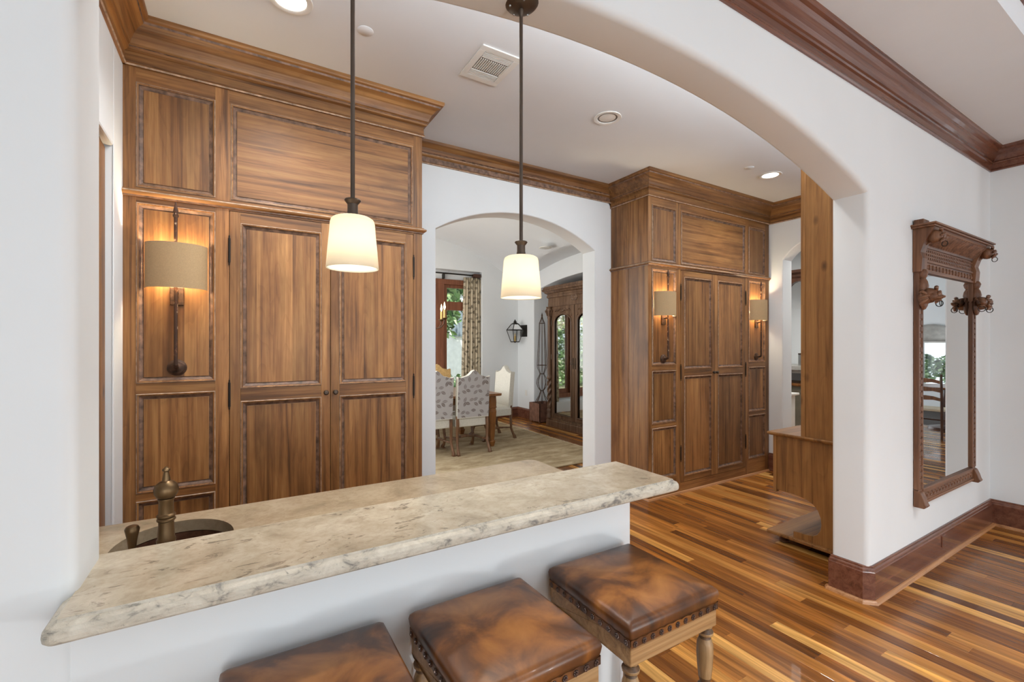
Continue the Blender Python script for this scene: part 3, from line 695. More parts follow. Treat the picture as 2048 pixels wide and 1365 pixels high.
sconce(3.585, 3.049, 1.362, 'wall lamp left of the doors on the right cabinet')
sconce(5.17, 3.049, 1.362, 'wall lamp right of the doors on the right cabinet')

# ---------------------------------------------------------------- ceiling fixtures
def can(x, y, z, lit, label):
    r = thing('recessed_light', label, 'ceiling light', (x, y, z), 'round recessed ceiling lights')
    MB().lathe([(.072, .0), (.098, .0), (.100, -.003), (.098, -.006), (.078, -.007), (.072, -.004), (.070, .004)], (x, y, z), 36).build('trim_ring', 'white', r)
    if lit:
        MB().lathe([(0, -.0035), (.060, -.0035), (.0715, -.002)], (x, y, z), 32).build('lens', 'can', r)
        light('downlight', 'SPOT', (x, y, z-.02), 62, (1, .98, .95), (0, 0, 0), .06, spot=130)
    else:
        MB().lathe([(0, -.002), (.056, -.002), (.060, -.0005)], (x, y, z), 32).build('lens', 'white', r)
        MB().lathe([(.060, -.0012), (.0715, -.0012)], (x, y, z), 32).build('gap', 'grille', r)
can(.216, 2.40, ZH, True, 'bright round recessed light in the hall ceiling above the left cabinet')
can(2.30, 2.46, ZH, False, 'unlit round recessed light in the middle of the hall ceiling')
can(4.43, 2.47, ZH, True, 'small bright recessed light near the right end of the hall ceiling')
for x in (.35, 1.3, 2.5): light('downlight', 'SPOT', (x, 1.72, ZH-.02), 22, (1, .985, .96), (0, 0, 0), .06, spot=130)  # unseen fill spots added over the bar side, no fixtures
for x, y, lb in ((.575, 2.437, 'plain white round cover plate on the ceiling, above the first pendant'), (4.08, 2.47, 'plain white round cover plate on the ceiling, near the right lit downlight')):
    o = MB().lathe([(.0, -.0025), (.039, -.0025), (.041, -.001), (.041, 0)], (x, y, ZH), 28).build('cover_plate', 'ceil'); tag(o, lb, 'cover plate')
vt = thing('air_vent', 'white ceiling air register with three louvre fields', 'vent', (1.278, 2.362, ZH))
vx0, vx1, vy0, vy1 = 1.152, 1.405, 2.205, 2.525
mb = MB(); mb.box(vx0, vx1, vy0, vy0+.04, ZH-.008, ZH); mb.box(vx0, vx1, vy1-.04, vy1, ZH-.008, ZH); mb.box(vx0, vx0+.035, vy0+.04, vy1-.04, ZH-.008, ZH); mb.box(vx1-.035, vx1, vy0+.04, vy1-.04, ZH-.008, ZH)
mb.build('frame', 'white', vt, bevel=.002)
MB().box(vx0+.03, vx1-.03, vy0+.035, vy1-.035, ZH-.002, ZH-.001).build('backing', 'grille', vt)
sl = MB(); sl.box(-.09, .09, -.003, .003, -.006, -.001)
s0 = None
for grp, ys in ((0, [vy0+.046+i*.012 for i in range(5)]), (2, [vy1-.046-i*.012 for i in range(5)])):
    for y in ys:
        m_ = MB(); m_.box(vx0+.037, vx1-.037, y-.0030+(.002 if grp else 0), y+.0030+(.002 if grp else 0), ZH-.007, ZH-.002); m_.build('louvre', 'white', vt)
for i in range(14):
    x = vx0+.042+i*.013; MB().box(x, x+.006, vy0+.108, vy1-.108, ZH-.007, ZH-.002).build('louvre', 'white', vt)

# ---------------------------------------------------------------- bar stools (local origin on the floor, seat front towards -y)
def turned(zs, s=1):  return [(r*s, z) for r, z in zs]
legp = [(.0, .0), (.018, .0), (.024, .012), (.025, .03), (.017, .045), (.012, .052), (.020, .060), (.020, .12), (.020, .16), (.012, .168), (.021, .18), (.023, .20), (.012, .222), (.018, .23), (.022, .26), (.0225, .33), (.018, .40), (.0135, .43), (.021, .438), (.021, .446), (.012, .454), (.019, .462), (.0225, .476), (.019, .490), (.012, .498), (.021, .506), (.021, .514), (.0135, .522), (.018, .54), (.0215, .575), (.0235, .61), (.0225, .635), (.0165, .652), (.0125, .658), (.0225, .664), (.0235, .672), (.0145, .680), (.0205, .686), (.0205, .692), (.0185, .712)]
def stool():
    t = thing('bar_stool', '', 'bar stool', (0, 0, 0), 'leather topped bar stools along the bar')
    W, D = .172, .174
    n = 20; rs = []
    def sq(hx, hy, z, rc=.014, bulge=0.0):
        pts = []
        for cx, cy, a in ((hx-rc, -hy+rc, -pi/2), (hx-rc, hy-rc, 0), (-hx+rc, hy-rc, pi/2), (-hx+rc, -hy+rc, pi)):
            for i in range(5): pts.append((cx+rc*cos(a+pi/2*i/4), cy+rc*sin(a+pi/2*i/4), z))
        return pts
    # cushion: domed leather, bulging sides
    for k, (ins, z) in enumerate([(.000, .757), (-.003, .768), (-.005, .779), (-.003, .788), (.004, .795), (.014, .800), (.034, .806), (.07, .812), (.12, .8155), (.155, .8165)]):
        rs.append(sq(W-ins, D-ins, z, min(.008+ins*.25, W-ins-.004)))
    mb = MB(); mb.rings(rs, cap=True); 
    # tiny pulled-up corners
    for i, v in enumerate(mb.v):
        q = (abs(v[0])/W)**6*(abs(v[1])/D)**6
        if v[2] > .775: mb.v[i] = (v[0], v[1], v[2]+.004*min(1, q*2))
    mb.build('cushion', 'leather', t, ang=70)
    # leather band with scalloped upper edge, and nail heads
    bw = MB(); 
    for ax in range(4):
        half = W if ax % 2 == 0 else D; dist = (D if ax % 2 == 0 else W)+.0015
        pts = []; N = 60
        for i in range(N+1):
            u = -half+2*half*i/N; ph = (i % 6)/6.0; pts.append((u, .757+.003*abs(cos(pi*ph))))
        up = pts; lo = [(u, .740) for u, _ in pts]
        R_ = Matrix.Rotation(pi/2*ax, 4, 'Z'); bw.xf = R_
        vs = [(u, -dist, z) for u, z in up]+[(u, -dist, z) for u, z in lo]
        bw.add(vs, [(i, i+1, N+2+i, N+1+i) for i in range(N)])
    bw.build('leather_band', 'leather', t)
    fr = MB(); a = .0
    fr.box(-W+.002, W-.002, -D+.002, -D+.022, .690, .757); fr.box(-W+.002, W-.002, D-.022, D-.002, .690, .757)
    fr.box(-W+.002, -W+.022, -D+.022, D-.022, .690, .757); fr.box(W-.022, W-.002, -D+.022, D-.022, .690, .757)
    fr.box(-W+.02, W-.02, -D+.02, D-.02, .745, .757)
    fr.build('apron', 'stoolwx', t, bevel=.003)
    nh = MB(); nh.lathe([(.0, -.0048), (.0028, -.0046), (.0034, -.0024)], (0, 0, 0), 8, axis='y')
    for k in range(8): nh.sphere((.0056*cos(k*pi/4), -.0012, .0056*sin(k*pi/4)), (.0026, .0022, .0026), 6)
    first = None
    for ax in range(4):
        R_ = Matrix.Rotation(pi/2*ax, 4, 'Z'); dist = (D if ax % 2 == 0 else W)+.0015; half = W if ax % 2 == 0 else D
        for i in range(11):
            u = -half+.014+(2*half-.028)*i/10
            if first is None: o = first = nh.build('nailhead', 'nail', t)
            else: o = first.copy(); C.objects.link(o)
            o.location = R_ @ Vector((u, -dist, .7485)); o.rotation_euler = (0, 0, pi/2*ax)
    for sx in (-1, 1):
        for sy in (-1, 1):
            m_ = MB()
            for p0, p1 in zip(legp[:-1], legp[1:]): m_.lathe([p0, p1], (sx*(W-.024), sy*(D-.024), 0), 16, m=1 if min(p0[0], p1[0]) < .0146 and p0[1] > .02 else 0)
            m_.box(sx*(W-.024)-.0215, sx*(W-.024)+.0215, sy*(D-.024)-.0215, sy*(D-.024)+.0215, .70, .745)
            m_.build('leg', ['stoolw', 'darkglaze'], t, bevel=.0015)
    for ax in range(4):
        st = MB(); st.xf = Matrix.Rotation(pi/2*ax, 4, 'Z'); L = (W if ax % 2 == 0 else D)-.026; dd = (D if ax % 2 == 0 else W)-.024; zz = .16 if ax % 2 == 0 else .13
        st.lathe([(.010, -L), (.012, -L*.8), (.018, -L*.55), (.012, -L*.4), (.016, -L*.2), (.022, 0), (.016, L*.2), (.012, L*.4), (.018, L*.55), (.012, L*.8), (.010, L)], (0, -dd, zz), 12, axis='x')
        st.build('stretcher', 'stoolw', t)
    # carved scroll bracket of the cross stretcher
    sc = MB()
    for sx in (-1, 1):
        sc.tube([(sx*.02, 0, .30), (sx*.06, 0, .335), (sx*.10, 0, .325), (sx*.135, 0, .30), (sx*.15, .0, .27)], [.016, .020, .024, .02, .012], 10)
    return t
s1 = stool(); s1.location = (.143, .985, 0); s1['label'] = 'leather bar stool cut off by the bottom edge, nearest the left'
dup(s1, (.563, .985, 0), .02, 'middle leather bar stool, between two others at the bar')
dup(s1, (1.013, .987, 0), -.01, 'leather bar stool at the open end of the bar by the wood floor')

# ---------------------------------------------------------------- hall settle cabinet beside the pier
ht = thing('hall_cabinet', 'knotty wood hall cabinet with tall side panel and scrolled foot behind the pier', 'cabinet', (4.1, 1.7, 0))
HX = 3.5; Y0 = YF1+.003
MB().prism([(Y0, .835), (1.727, .835), (1.727, ZH-.002), (Y0, ZH-.002)], 'x', HX, HX+.03).build('tall_side_panel', 'oakz', ht, bevel=.002)
MB().box(HX-.004, HX+.034, 1.700, 1.730, .835, ZH-.002).build('edge_stile', 'oakz', ht, bevel=.002)
MB().prism([(Y0, .835), (1.727, .835), (1.727, ZH-.002), (Y0, ZH-.002)], 'x', HX+1.55, HX+1.58).build('tall_side_panel', 'oakz', ht, bevel=.002)
MB().box(HX+.03, HX+1.55, Y0, Y0+.02, .835, ZH-.002).build('back_board', 'oakz', ht)
MB().sweep([(0, .812), (.012, .812), (.016, .820), (.024, .822), (.026, .830), (.022, .838), (0, .838)], [(HX, Y0), (HX, 1.94), (HX+1.58, 1.94), (HX+1.58, Y0)], 1).box(HX, HX+1.58, Y0, 1.94, .812, .838).build('seat_top', 'oakx', ht)
sidep = [(Y0, .085), (1.785, .085), (1.785, .125), (1.74, .128), (1.70, .128), (1.655, .135), (1.625, .155), (1.605, .19), (1.598, .23), (1.603, .28), (1.62, .325), (1.65, .36), (1.70, .385), (1.78, .398), (1.905, .40), (1.905, .812), (Y0, .812)]
for xx in (HX+.004, HX+1.55):
    MB().prism(sidep, 'x', xx, xx+.026).build('side_panel', 'oakz', ht, bevel=.002)
MB().box(HX-.002, HX+.032, 1.905, 1.93, .385, .812).build('corner_stile', 'oakz', ht, bevel=.002)
MB().box(HX+.03, HX+1.55, 1.89, 1.915, .40, .812).build('front_board', 'oakx', ht)
MB().box(HX+.03, HX+1.55, Y0, Y0+.02, .085, .82).build('lower_back_board', 'oakz', ht)
MB().box(HX-.02, HX+1.60, Y0, 1.972, .058, .086).build('bottom_shelf', 'oakx', ht, bevel=.008)
for fx in (HX+.06, HX+1.5):
    for fy in (1.45, 1.88): MB().lathe([(.02, 0), (.034, .008), (.036, .022), (.026, .034), (.034, .044), (.034, .058)], (fx, fy, 0), 14, cap=True).build('bun_foot', 'darkwood', ht)

# ---------------------------------------------------------------- carved wall mirror
mr = thing('wall_mirror', 'tall carved walnut mirror with animal-head ornaments on the right wall', 'mirror', (4.33, YF0, .45))
MX0, MX1, MZ0, MZ1 = 3.77, 4.905, .455, 2.275
yf = 1.146
MB().box(MX0+.07, MX1-.07, 1.160, 1.174, MZ0+.06, 2.02).build('glass', 'mirror', mr)
for xa, xb in ((MX0, MX0+.078), (MX1-.078, MX1)):
    st = MB(); st.box(xa, xb, yf+.006, 1.175, MZ0+.101, 1.974); st.box(xa, xa+.016, yf, yf+.01, MZ0+.101, 1.974); st.box(xb-.016, xb, yf, yf+.01, MZ0+.101, 1.974)
    so = st.build('stile', 'carve', mr, bevel=.003)
    cv = MB(); z = MZ0+.10; i = 0
    xm = (xa+xb)/2
    while z < 1.70:
        if i % 9 == 4: cv.lathe([(0, -.006), (.008, -.006), (.010, -.002), (.016, -.005), (.019, 0)], (xm, yf+.008, z+.02), 12, axis='y'); z += .05
        else:
            cv.box(xm-.018, xm-.004, yf, yf+.01, z, z+.030); cv.box(xm+.004, xm+.018, yf, yf+.01, z, z+.030); z += .042
        i += 1
    cv.build('bead_carving', 'carve', so, bevel=.002)
br = MB(); br.box(MX0, MX1, yf+.004, 1.175, MZ0, MZ0+.10); br.box(MX0, MX1, yf-.004, yf+.01, MZ0, MZ0+.018); br.box(MX0+.07, MX1-.07, yf-.001, yf+.01, MZ0+.085, MZ0+.10)
bo = br.build('bottom_rail', 'carvex', mr, bevel=.003)
cv = MB()
for i in range(17):
    x = MX0+.10+i*.058
    if x > MX1-.09: break
    cv.lathe([(0, -.005), (.011, -.005), (.014, -.001), (.020, -.004), (.024, 0)], (x, yf+.004, MZ0+.052), 10, axis='y', sx=1.0, sy=.8)
cv.build('rosette_carving', 'carvex', bo)
for x in (MX0+.03, MX1-.03):
    f_ = MB(); f_.prism([(1.175, MZ0-.012), (1.120, MZ0-.012), (1.108, MZ0+.004), (1.116, MZ0+.02), (1.124, MZ0+.05), (1.138, MZ0+.085), (1.175, MZ0+.10)], 'x', x-.0325, x+.0325); f_.build('corner_bracket', 'carve', mr, bevel=.004)
# frieze: bead band, lattice band, fluted cove, cornice
tp = MB(); tp.box(MX0, MX1, yf+.004, 1.175, 1.975, 2.06); tp.box(MX0, MX1, yf-.004, yf+.01, 1.975, 1.988); tp.box(MX0, MX1, yf-.004, yf+.01, 2.045, 2.06)
to = tp.build('frieze_band', 'carvex', mr, bevel=.002)
cv = MB()
for i in range(16):
    x = MX0+.09+i*.0635
    cv.sphere((x, yf+.004, 2.016), (.016, .006, .014), 8); cv.box(x+.026, x+.036, yf-.002, yf+.006, 2.0, 2.034)
cv.build('bead_carving', 'carvex', to)
lt = MB(); lt.box(MX0+.06, MX1-.06, yf+.006, 1.175, 2.06, 2.14)
lo_ = lt.build('lattice_band', 'carvex', mr)
cv = MB()
for i in range(30):
    for j in range(3): cv.box(MX0+.075+i*.033, MX0+.093+i*.033, yf+.001, yf+.007, 2.068+j*.024, 2.082+j*.024)
cv.build('lattice_carving', 'carvex', lo_)
cove = [(1.175, 2.14), (yf-.002, 2.14), (yf-.004, 2.15), (1.136, 2.165), (1.118, 2.19), (1.098, 2.215), (1.078, 2.232), (1.072, 2.24), (1.072, 2.25), (1.175, 2.25)]
MB().prism(cove, 'x', MX0+.02, MX1-.02).build('cove', 'carvex', mr)
fo = None
for i in range(22):
    x = MX0+.085+i*.0465
    m_ = MB(); m_.tube([(x, 1.139, 2.155), (x, 1.128, 2.18), (x+.003, 1.108, 2.205), (x+.006, 1.088, 2.224), (x+.010, 1.078, 2.228)], [.008, .013, .014, .013, .006], 8); m_.build('flute', 'carvex', mr)
MB().box(MX0-.035, MX1+.035, 1.058, 1.176, 2.25, 2.262).box(MX0-.045, MX1+.045, 1.048, 1.176, 2.262, 2.274).build('cornice', 'carvex', mr, bevel=.003)
MB().box(MX0-.01, MX0+.09, 1.12, 1.170, 2.274, 2.31).build('crest_block', 'carve', mr, bevel=.003)
for x in (MX0+.035, MX1-.035):
    c_ = MB(); c_.prism([(1.175, 1.972), (1.132, 1.972), (1.126, 2.06), (1.135, 2.10), (1.120, 2.15), (1.095, 2.20), (1.066, 2.25), (1.175, 2.25)], 'x', x-.045, x+.045); c_.build('console', 'carve', mr, bevel=.006)
    d_ = MB(); d_.lathe([(.0, 1.80), (.03, 1.802), (.032, 1.815), (.02, 1.825), (.028, 1.85), (.036, 1.88), (.030, 1.91), (.020, 1.93), (.028, 1.945), (.033, 1.965), (.024, 1.985), (.015, 1.99)], (x, yf-.004, 0), 12); d_.build('baluster', 'carve', mr)
def beast(parent, p, ang, s=1.0):
    b = MB(); b.xf = Matrix.Translation(p) @ Matrix.Rotation(ang, 4, 'Z') @ Matrix.Scale(s, 4)   # local: looks along +x
    b.sphere((-.012, 0, .002), (.046, .046, .050), 14)
    b.sphere((.035, 0, .010), (.044, .033, .033), 16)
    b.sphere((.078, 0, .000), (.032, .022, .016), 10); b.sphere((.070, 0, -.022), (.026, .018, .009), 10)
    b.sphere((.108, 0, .004), (.010, .012, .010), 8)
    for sy in (-1, 1):
        b.sphere((.05, sy*.024, .028), (.012, .008, .008), 8)
        b.tube([(.01, sy*.026, .030), (-.012, sy*.040, .052), (-.035, sy*.044, .046)], [.010, .012, .003], 8)
        b.tube([(.02, sy*.03, -.01), (-.005, sy*.046, -.03), (-.03, sy*.046, -.05)], [.010, .014, .005], 8)
        b.tube([(.03, sy*.028, .02), (0, sy*.05, .01), (-.03, sy*.055, .0)], [.008, .013, .006], 8)
    h = b.build('animal_head', 'carve', parent, ang=60)
    r = MB(); r.xf = b.xf
    r.tube([(.086+.004*sin(0), .020*sin(a), -.046+.020*cos(a)) for a in [2*pi*i/18 for i in range(19)]], .0028, 6, cap=False)
    r.build('ring', 'blackiron', h)
for x in (MX0+.04, MX1-.04):
    for a in (0, pi):
        if a == pi and x < 4: beast(mr, (x-.02, 1.115, 1.80), -pi/2, .8)
        else: beast(mr, (x+(.012 if a == 0 else -.012), 1.105, 1.815), -.25 if a == 0 else pi+.25, 1.0)
    m_ = MB(); m_.sphere((x, 1.135, 1.80), (.055, .022, .075), 14); m_.build('shield_carving', 'carve', mr)
    beast(mr, (x+.01, 1.075, 2.19), -.3, .85)
ol = MB().box(4.20, 4.275, 1.149, 1.158, .085, .165).build('outlet_cover', 'mahz', bevel=.003); tag(ol, 'dark brown outlet cover set into the tall baseboard', 'outlet')

# ---------------------------------------------------------------- dining room
DX0, DX1, DY1 = .85, 5.05, 8.1
mb = MB(); mb.box(-1, 1.9, DY1, DY1+.3, 0, 3.75); mb.box(4.21, DX1+.35, DY1, DY1+.3, 0, 3.75); mb.box(1.9, 4.21, DY1, DY1+.3, 2.955, 3.75); mb.box(1.9, 4.21, DY1, DY1+.3, 0, .22)
struct(mb.build('wall_dining', 'wall'), 'white far wall of the dining room around the tall window')
mb = MB()
for x0, x1, z0, z1 in ((1.9, 2.02, .22, 2.955), (4.12, 4.21, .22, 2.955), (2.02, 4.12, 2.78, 2.955), (2.02, 4.12, .22, .32)): mb.box(x0, x1, 8.28, 8.38, z0, z1)
struct(mb.build('wall_alcove', 'wall'), None)
wn = struct(MB().box(3.28, 3.44, 8.22, 8.36, .40, 2.68).box(2.0, 4.14, 8.22, 8.36, 2.68, 2.78).box(2.0, 2.1, 8.22, 8.36, .4, 2.68).box(4.05, 4.14, 8.22, 8.36, .4, 2.68).box(2.0, 4.14, 8.22, 8.36, .3, .40).build('window_1', 'winz', bevel=.004), 'brown timber window of the dining room with a transom', 'window')
for xa, xb in ((2.1, 3.28), (3.44, 4.05)):
    m_ = MB(); m_.box(xa, xa+.07, 8.26, 8.33, .4, 2.68); m_.box(xb-.07, xb, 8.26, 8.33, .4, 2.68); m_.box(xa+.07, xb-.07, 8.265, 8.325, .4, .5); m_.box(xa+.07, xb-.07, 8.265, 8.325, 2.62, 2.68); m_.box(xa+.07, xb-.07, 8.25, 8.34, 2.18, 2.35)
    sa = m_.build('sash', 'winz', wn, bevel=.004)
    MB().box(xa+.06, xb-.06, 8.295, 8.299, .45, 2.2).build('pane', 'glass', sa); MB().box(xa+.06, xb-.06, 8.295, 8.299, 2.34, 2.64).build('pane', 'glass', sa)
arch_wall('wall_dining_right', 'X', YB1, DY1, 3.75, (4.3, 7.5, 2.545, 2.74), DX1, DX1+.55, .012, .012, label='white right wall of the dining room with an arched niche')
struct(MB().box(DX1+.55, DX1+.6, 4.0, 8.0, 0, 3.2).build('wall_niche', 'wall'), 'back of the niche behind the armoire')
mb = MB(); mb.box(DX0-.2, DX0, YB1, 5.0, 0, 3.75); mb.box(DX0-.2, DX0, 7.4, DY1, 0, 3.75); mb.box(DX0-.2, DX0, 5.0, 7.4, 2.75, 3.75); mb.box(DX0-.2, DX0, 5.0, 7.4, 0, .4)
struct(mb.build('wall_dining_left', 'wall'))
za = lambda y: 3.085-.076*(y-5.9)**2
zb = lambda x: 3.52-.175*(x-2.95)**2
nx, ny = 84, 60; vs = []; fs = []
for j in range(ny+1):
    for i in range(nx+1):
        x = DX0-.02+(DX1-DX0+.04)*i/nx; y = YB1-.02+(DY1-YB1+.04)*j/ny; vs.append((x, y, max(za(y), zb(x))))
for j in range(ny):
    for i in range(nx): a = j*(nx+1)+i; fs.append((a, a+1, a+nx+2, a+nx+1))
struct(MB().add(vs, fs, 0, True).build('ceiling_dining', 'ceil', ang=12), 'white groin vault over the dining room')
struct(MB().box(DX0-.2, DX1+.7, YB1, DY1+.3, 3.75, 3.8).build('ceiling_roof', 'ceil'))
struct(MB().sweep([(0, .20), (.010, .20), (.014, .18), (.02, .17), (.02, 0)], [(4.21, DY1), (DX1, DY1), (DX1, 7.51)], -1).build('baseboard_dining', 'mahx'), 'dark baseboard in the dining room corner', 'baseboard')
o = MB().lathe([(0, -.008), (.085, -.008), (.10, -.004), (.105, .004)], (4.30, 6.05, za(6.05)-.001), 28).build('ceiling_speaker', 'white'); tag(o, 'round white speaker in the dining room vault', 'speaker')
o = MB().box(DX1-.006, DX1, 7.745, 7.815, .46, .575).build('outlet_plate', 'white', bevel=.002); tag(o, 'white outlet plate on the dining room wall left of the planter', 'outlet')
rg = thing('area_rug', 'large faded beige wool rug under the dining table', 'rug', (2.5, 6.3, 0))
MB().box(.95, 4.30, 4.44, 7.95, .001, .014).build('pile', 'rug', rg, bevel=.004)
fm = MB()
rf_ = random.Random(5)
for i in range(260):
    y = 4.46+i*.0134; fm.tube([(4.295, y, .01), (4.315, y+rf_.uniform(-.006, .006), .007), (4.335+rf_.uniform(-.008, .012), y+rf_.uniform(-.012, .012), .004)], .003, 4)
fm = fm.build('fringe', 'fringe', rg); fm['kind'] = 'stuff'
# curtain and rod
cr = thing('curtain', 'beige leaf-print curtain drawn to the right of the dining window', 'curtain', (4.0, 8.2, .03))
n = 90; mb = MB(); rows = []
for k in range(9):
    t_ = k/8; z = .03+(2.838-.03)*t_; row = []
    sp = .20+.035*sin(pi*t_)*0+.05*(1-t_)
    for i in range(n+1):
        u = i/n; x = 4.02+(-sp+.02)+u*(sp*2-.10*(1-t_)*0)-.02*(1-t_)
        row.append((min(x, 4.20), 8.175+.022*cos(u*pi*16)*(1-.25*t_)+.010*sin(u*pi*7+1), z))
    rows.append(row)
mb.rings(rows, cap=False, wrap=False).build('drape', 'curtain', cr, ang=90)
md = bpy.data.objects['drape'].modifiers.new('thick', 'SOLIDIFY'); md.thickness = .003
rd = thing('curtain_rod', 'dark iron curtain rod over the dining room window', 'curtain rod', (3.1, 8.17, 2.88))
MB().tube([(1.95, 8.17, 2.885), (4.14, 8.17, 2.885)], .014, 10).build('pole', 'blackiron', rd)
MB().box(4.03, 4.185, 8.12, 8.22, 2.845, 2.915).build('end_block', 'darkwood', rd, bevel=.006)
for x in (2.3, 3.42): MB().box(x-.008, x+.008, 8.165, 8.285, 2.78, 2.88).build('bracket', 'blackiron', rd)
# lantern on the right wall
ln = thing('wall_lantern', 'dark metal glazed lantern on the dining room wall', 'lantern', (DX1, 7.87, 1.78))
MB().box(DX1-.025, DX1, 7.74, 7.98, 1.665, 1.905).build('back_plate', 'blackiron', ln, bevel=.006)
LX = DX1-.22; LY = 7.86
MB().tube([(DX1-.02, LY, 1.82), (DX1-.10, LY, 1.84), (DX1-.14, LY, 1.80)], .014, 8).build('bracket', 'blackiron', ln)
lf = MB()
def sqr(h, z): return [(LX+a*h, LY+b*h, z) for a, b in ((-1, -1), (1, -1), (1, 1), (-1, 1))]
lev = [(.062, 1.56), (.125, 1.80), (.05, 1.925)]
for i in range(2):
    A, B = sqr(*lev[i]), sqr(*lev[i+1])
    for k in range(4): lf.tube([A[k], B[k]], .008, 4); lf.tube([A[k], A[(k+1) % 4]], .009, 4); lf.tube([B[k], B[(k+1) % 4]], .009, 4)
lf.build('lantern_frame', 'blackiron', ln)
MB().lathe([(.055, 1.925), (.06, 1.935), (.03, 1.955), (.032, 1.975), (.015, 1.99), (.01, 2.01), (0, 2.015)], (LX, LY, 0), 8).build('lantern_cap', 'blackiron', ln)
MB().lathe([(0, 1.535), (.014, 1.545), (.02, 1.556), (.062, 1.558)], (LX, LY, 0), 8).build('lantern_base', 'blackiron', ln)
for i in range(2):
    A, B = sqr(lev[i][0]-.004, lev[i][1]), sqr(lev[i+1][0]-.004, lev[i+1][1])
    for k in range(4):
        MB().add([A[k], A[(k+1) % 4], B[(k+1) % 4], B[k]], [(0, 1, 2, 3)]).build('pane', 'glass', ln)
MB().lathe([(.018, 1.56), (.018, 1.68), (.006, 1.685), (.010, 1.70), (.006, 1.73), (0, 1.735)], (LX, LY, 0), 10).build('candle', 'candle', ln)
# armoire
ar = thing('armoire', 'carved walnut armoire with two arched mirror doors in the dining room niche', 'armoire', (5.2, 6.13, 0))
AX, AY0, AY1 = 4.97, 5.37, 6.90
yc = (AY0+AY1)/2
MB().box(AX+.03, 5.55, AY0+.04, AY1-.04, .12, 2.45).build('carcass', 'armo', ar)
def ysweep(prof): # profile (out, z) round front and two sides
    return MB().sweep(prof, [(5.55, AY0), (AX, AY0), (AX, AY1), (5.55, AY1)], 1)
ysweep([(0, 0), (.03, 0), (.03, .10), (.022, .11), (.026, .125), (.012, .135), (.015, .15), (0, .16)]).build('plinth', 'armo', ar)
ysweep([(-.02, 2.20), (.0, 2.20), (.004, 2.24), (.0, 2.30), (.0, 2.36), (.018, 2.37), (.022, 2.40), (.012, 2.42), (.02, 2.44), (.05, 2.455), (.055, 2.475), (.085, 2.495), (.09, 2.52), (.07, 2.53), (.075, 2.56), (.03, 2.575), (-.02, 2.58)]).box(AX-.06, 5.55, AY0-.05, AY1+.05, 2.52, 2.575).build('cornice', 'armo', ar)
for yy in (AY0+.055, AY1-.055):
    tw = MB(); n = 44; rs = []
    for i in range(n+1):
        z = .38+(.86-.38)*i/n
        ring = []
        for k in range(14):
            a = 2*pi*k/14; r = .036+.010*cos(3*a-i*.55)
            ring.append((AX-.012+r*cos(a), yy+r*sin(a), z))
        rs.append(ring)
    tw.rings(rs); 
    tw.lathe([(.055, .15), (.055, .20), (.045, .22), (.05, .26), (.05, .30), (.038, .32), (.046, .35), (.04, .38)], (AX-.012, yy, 0), 14)
    tw.lathe([(.04, .86), (.05, .88), (.05, .90), (.038, .92), (.038, .95), (.036, 1.98), (.045, 2.0), (.04, 2.02)], (AX-.012, yy, 0), 14)
    tw.build('twisted_column', 'armo', ar)
    cp_ = MB(); cp_.lathe([(.038, 2.02), (.045, 2.06), (.062, 2.12), (.07, 2.16), (.056, 2.18), (.07, 2.20)], (AX-.012, yy, 0), 14)
    for k in range(8):
        a = 2*pi*k/8; cp_.tube([(AX-.012+.04*cos(a), yy+.04*sin(a), 2.03), (AX-.012+.06*cos(a), yy+.06*sin(a), 2.10), (AX-.012+.085*cos(a), yy+.085*sin(a), 2.13), (AX-.012+.08*cos(a), yy+.08*sin(a), 2.10)], [.012, .014, .012, .004], 6)
    cp_.build('capital', 'armo', ar)
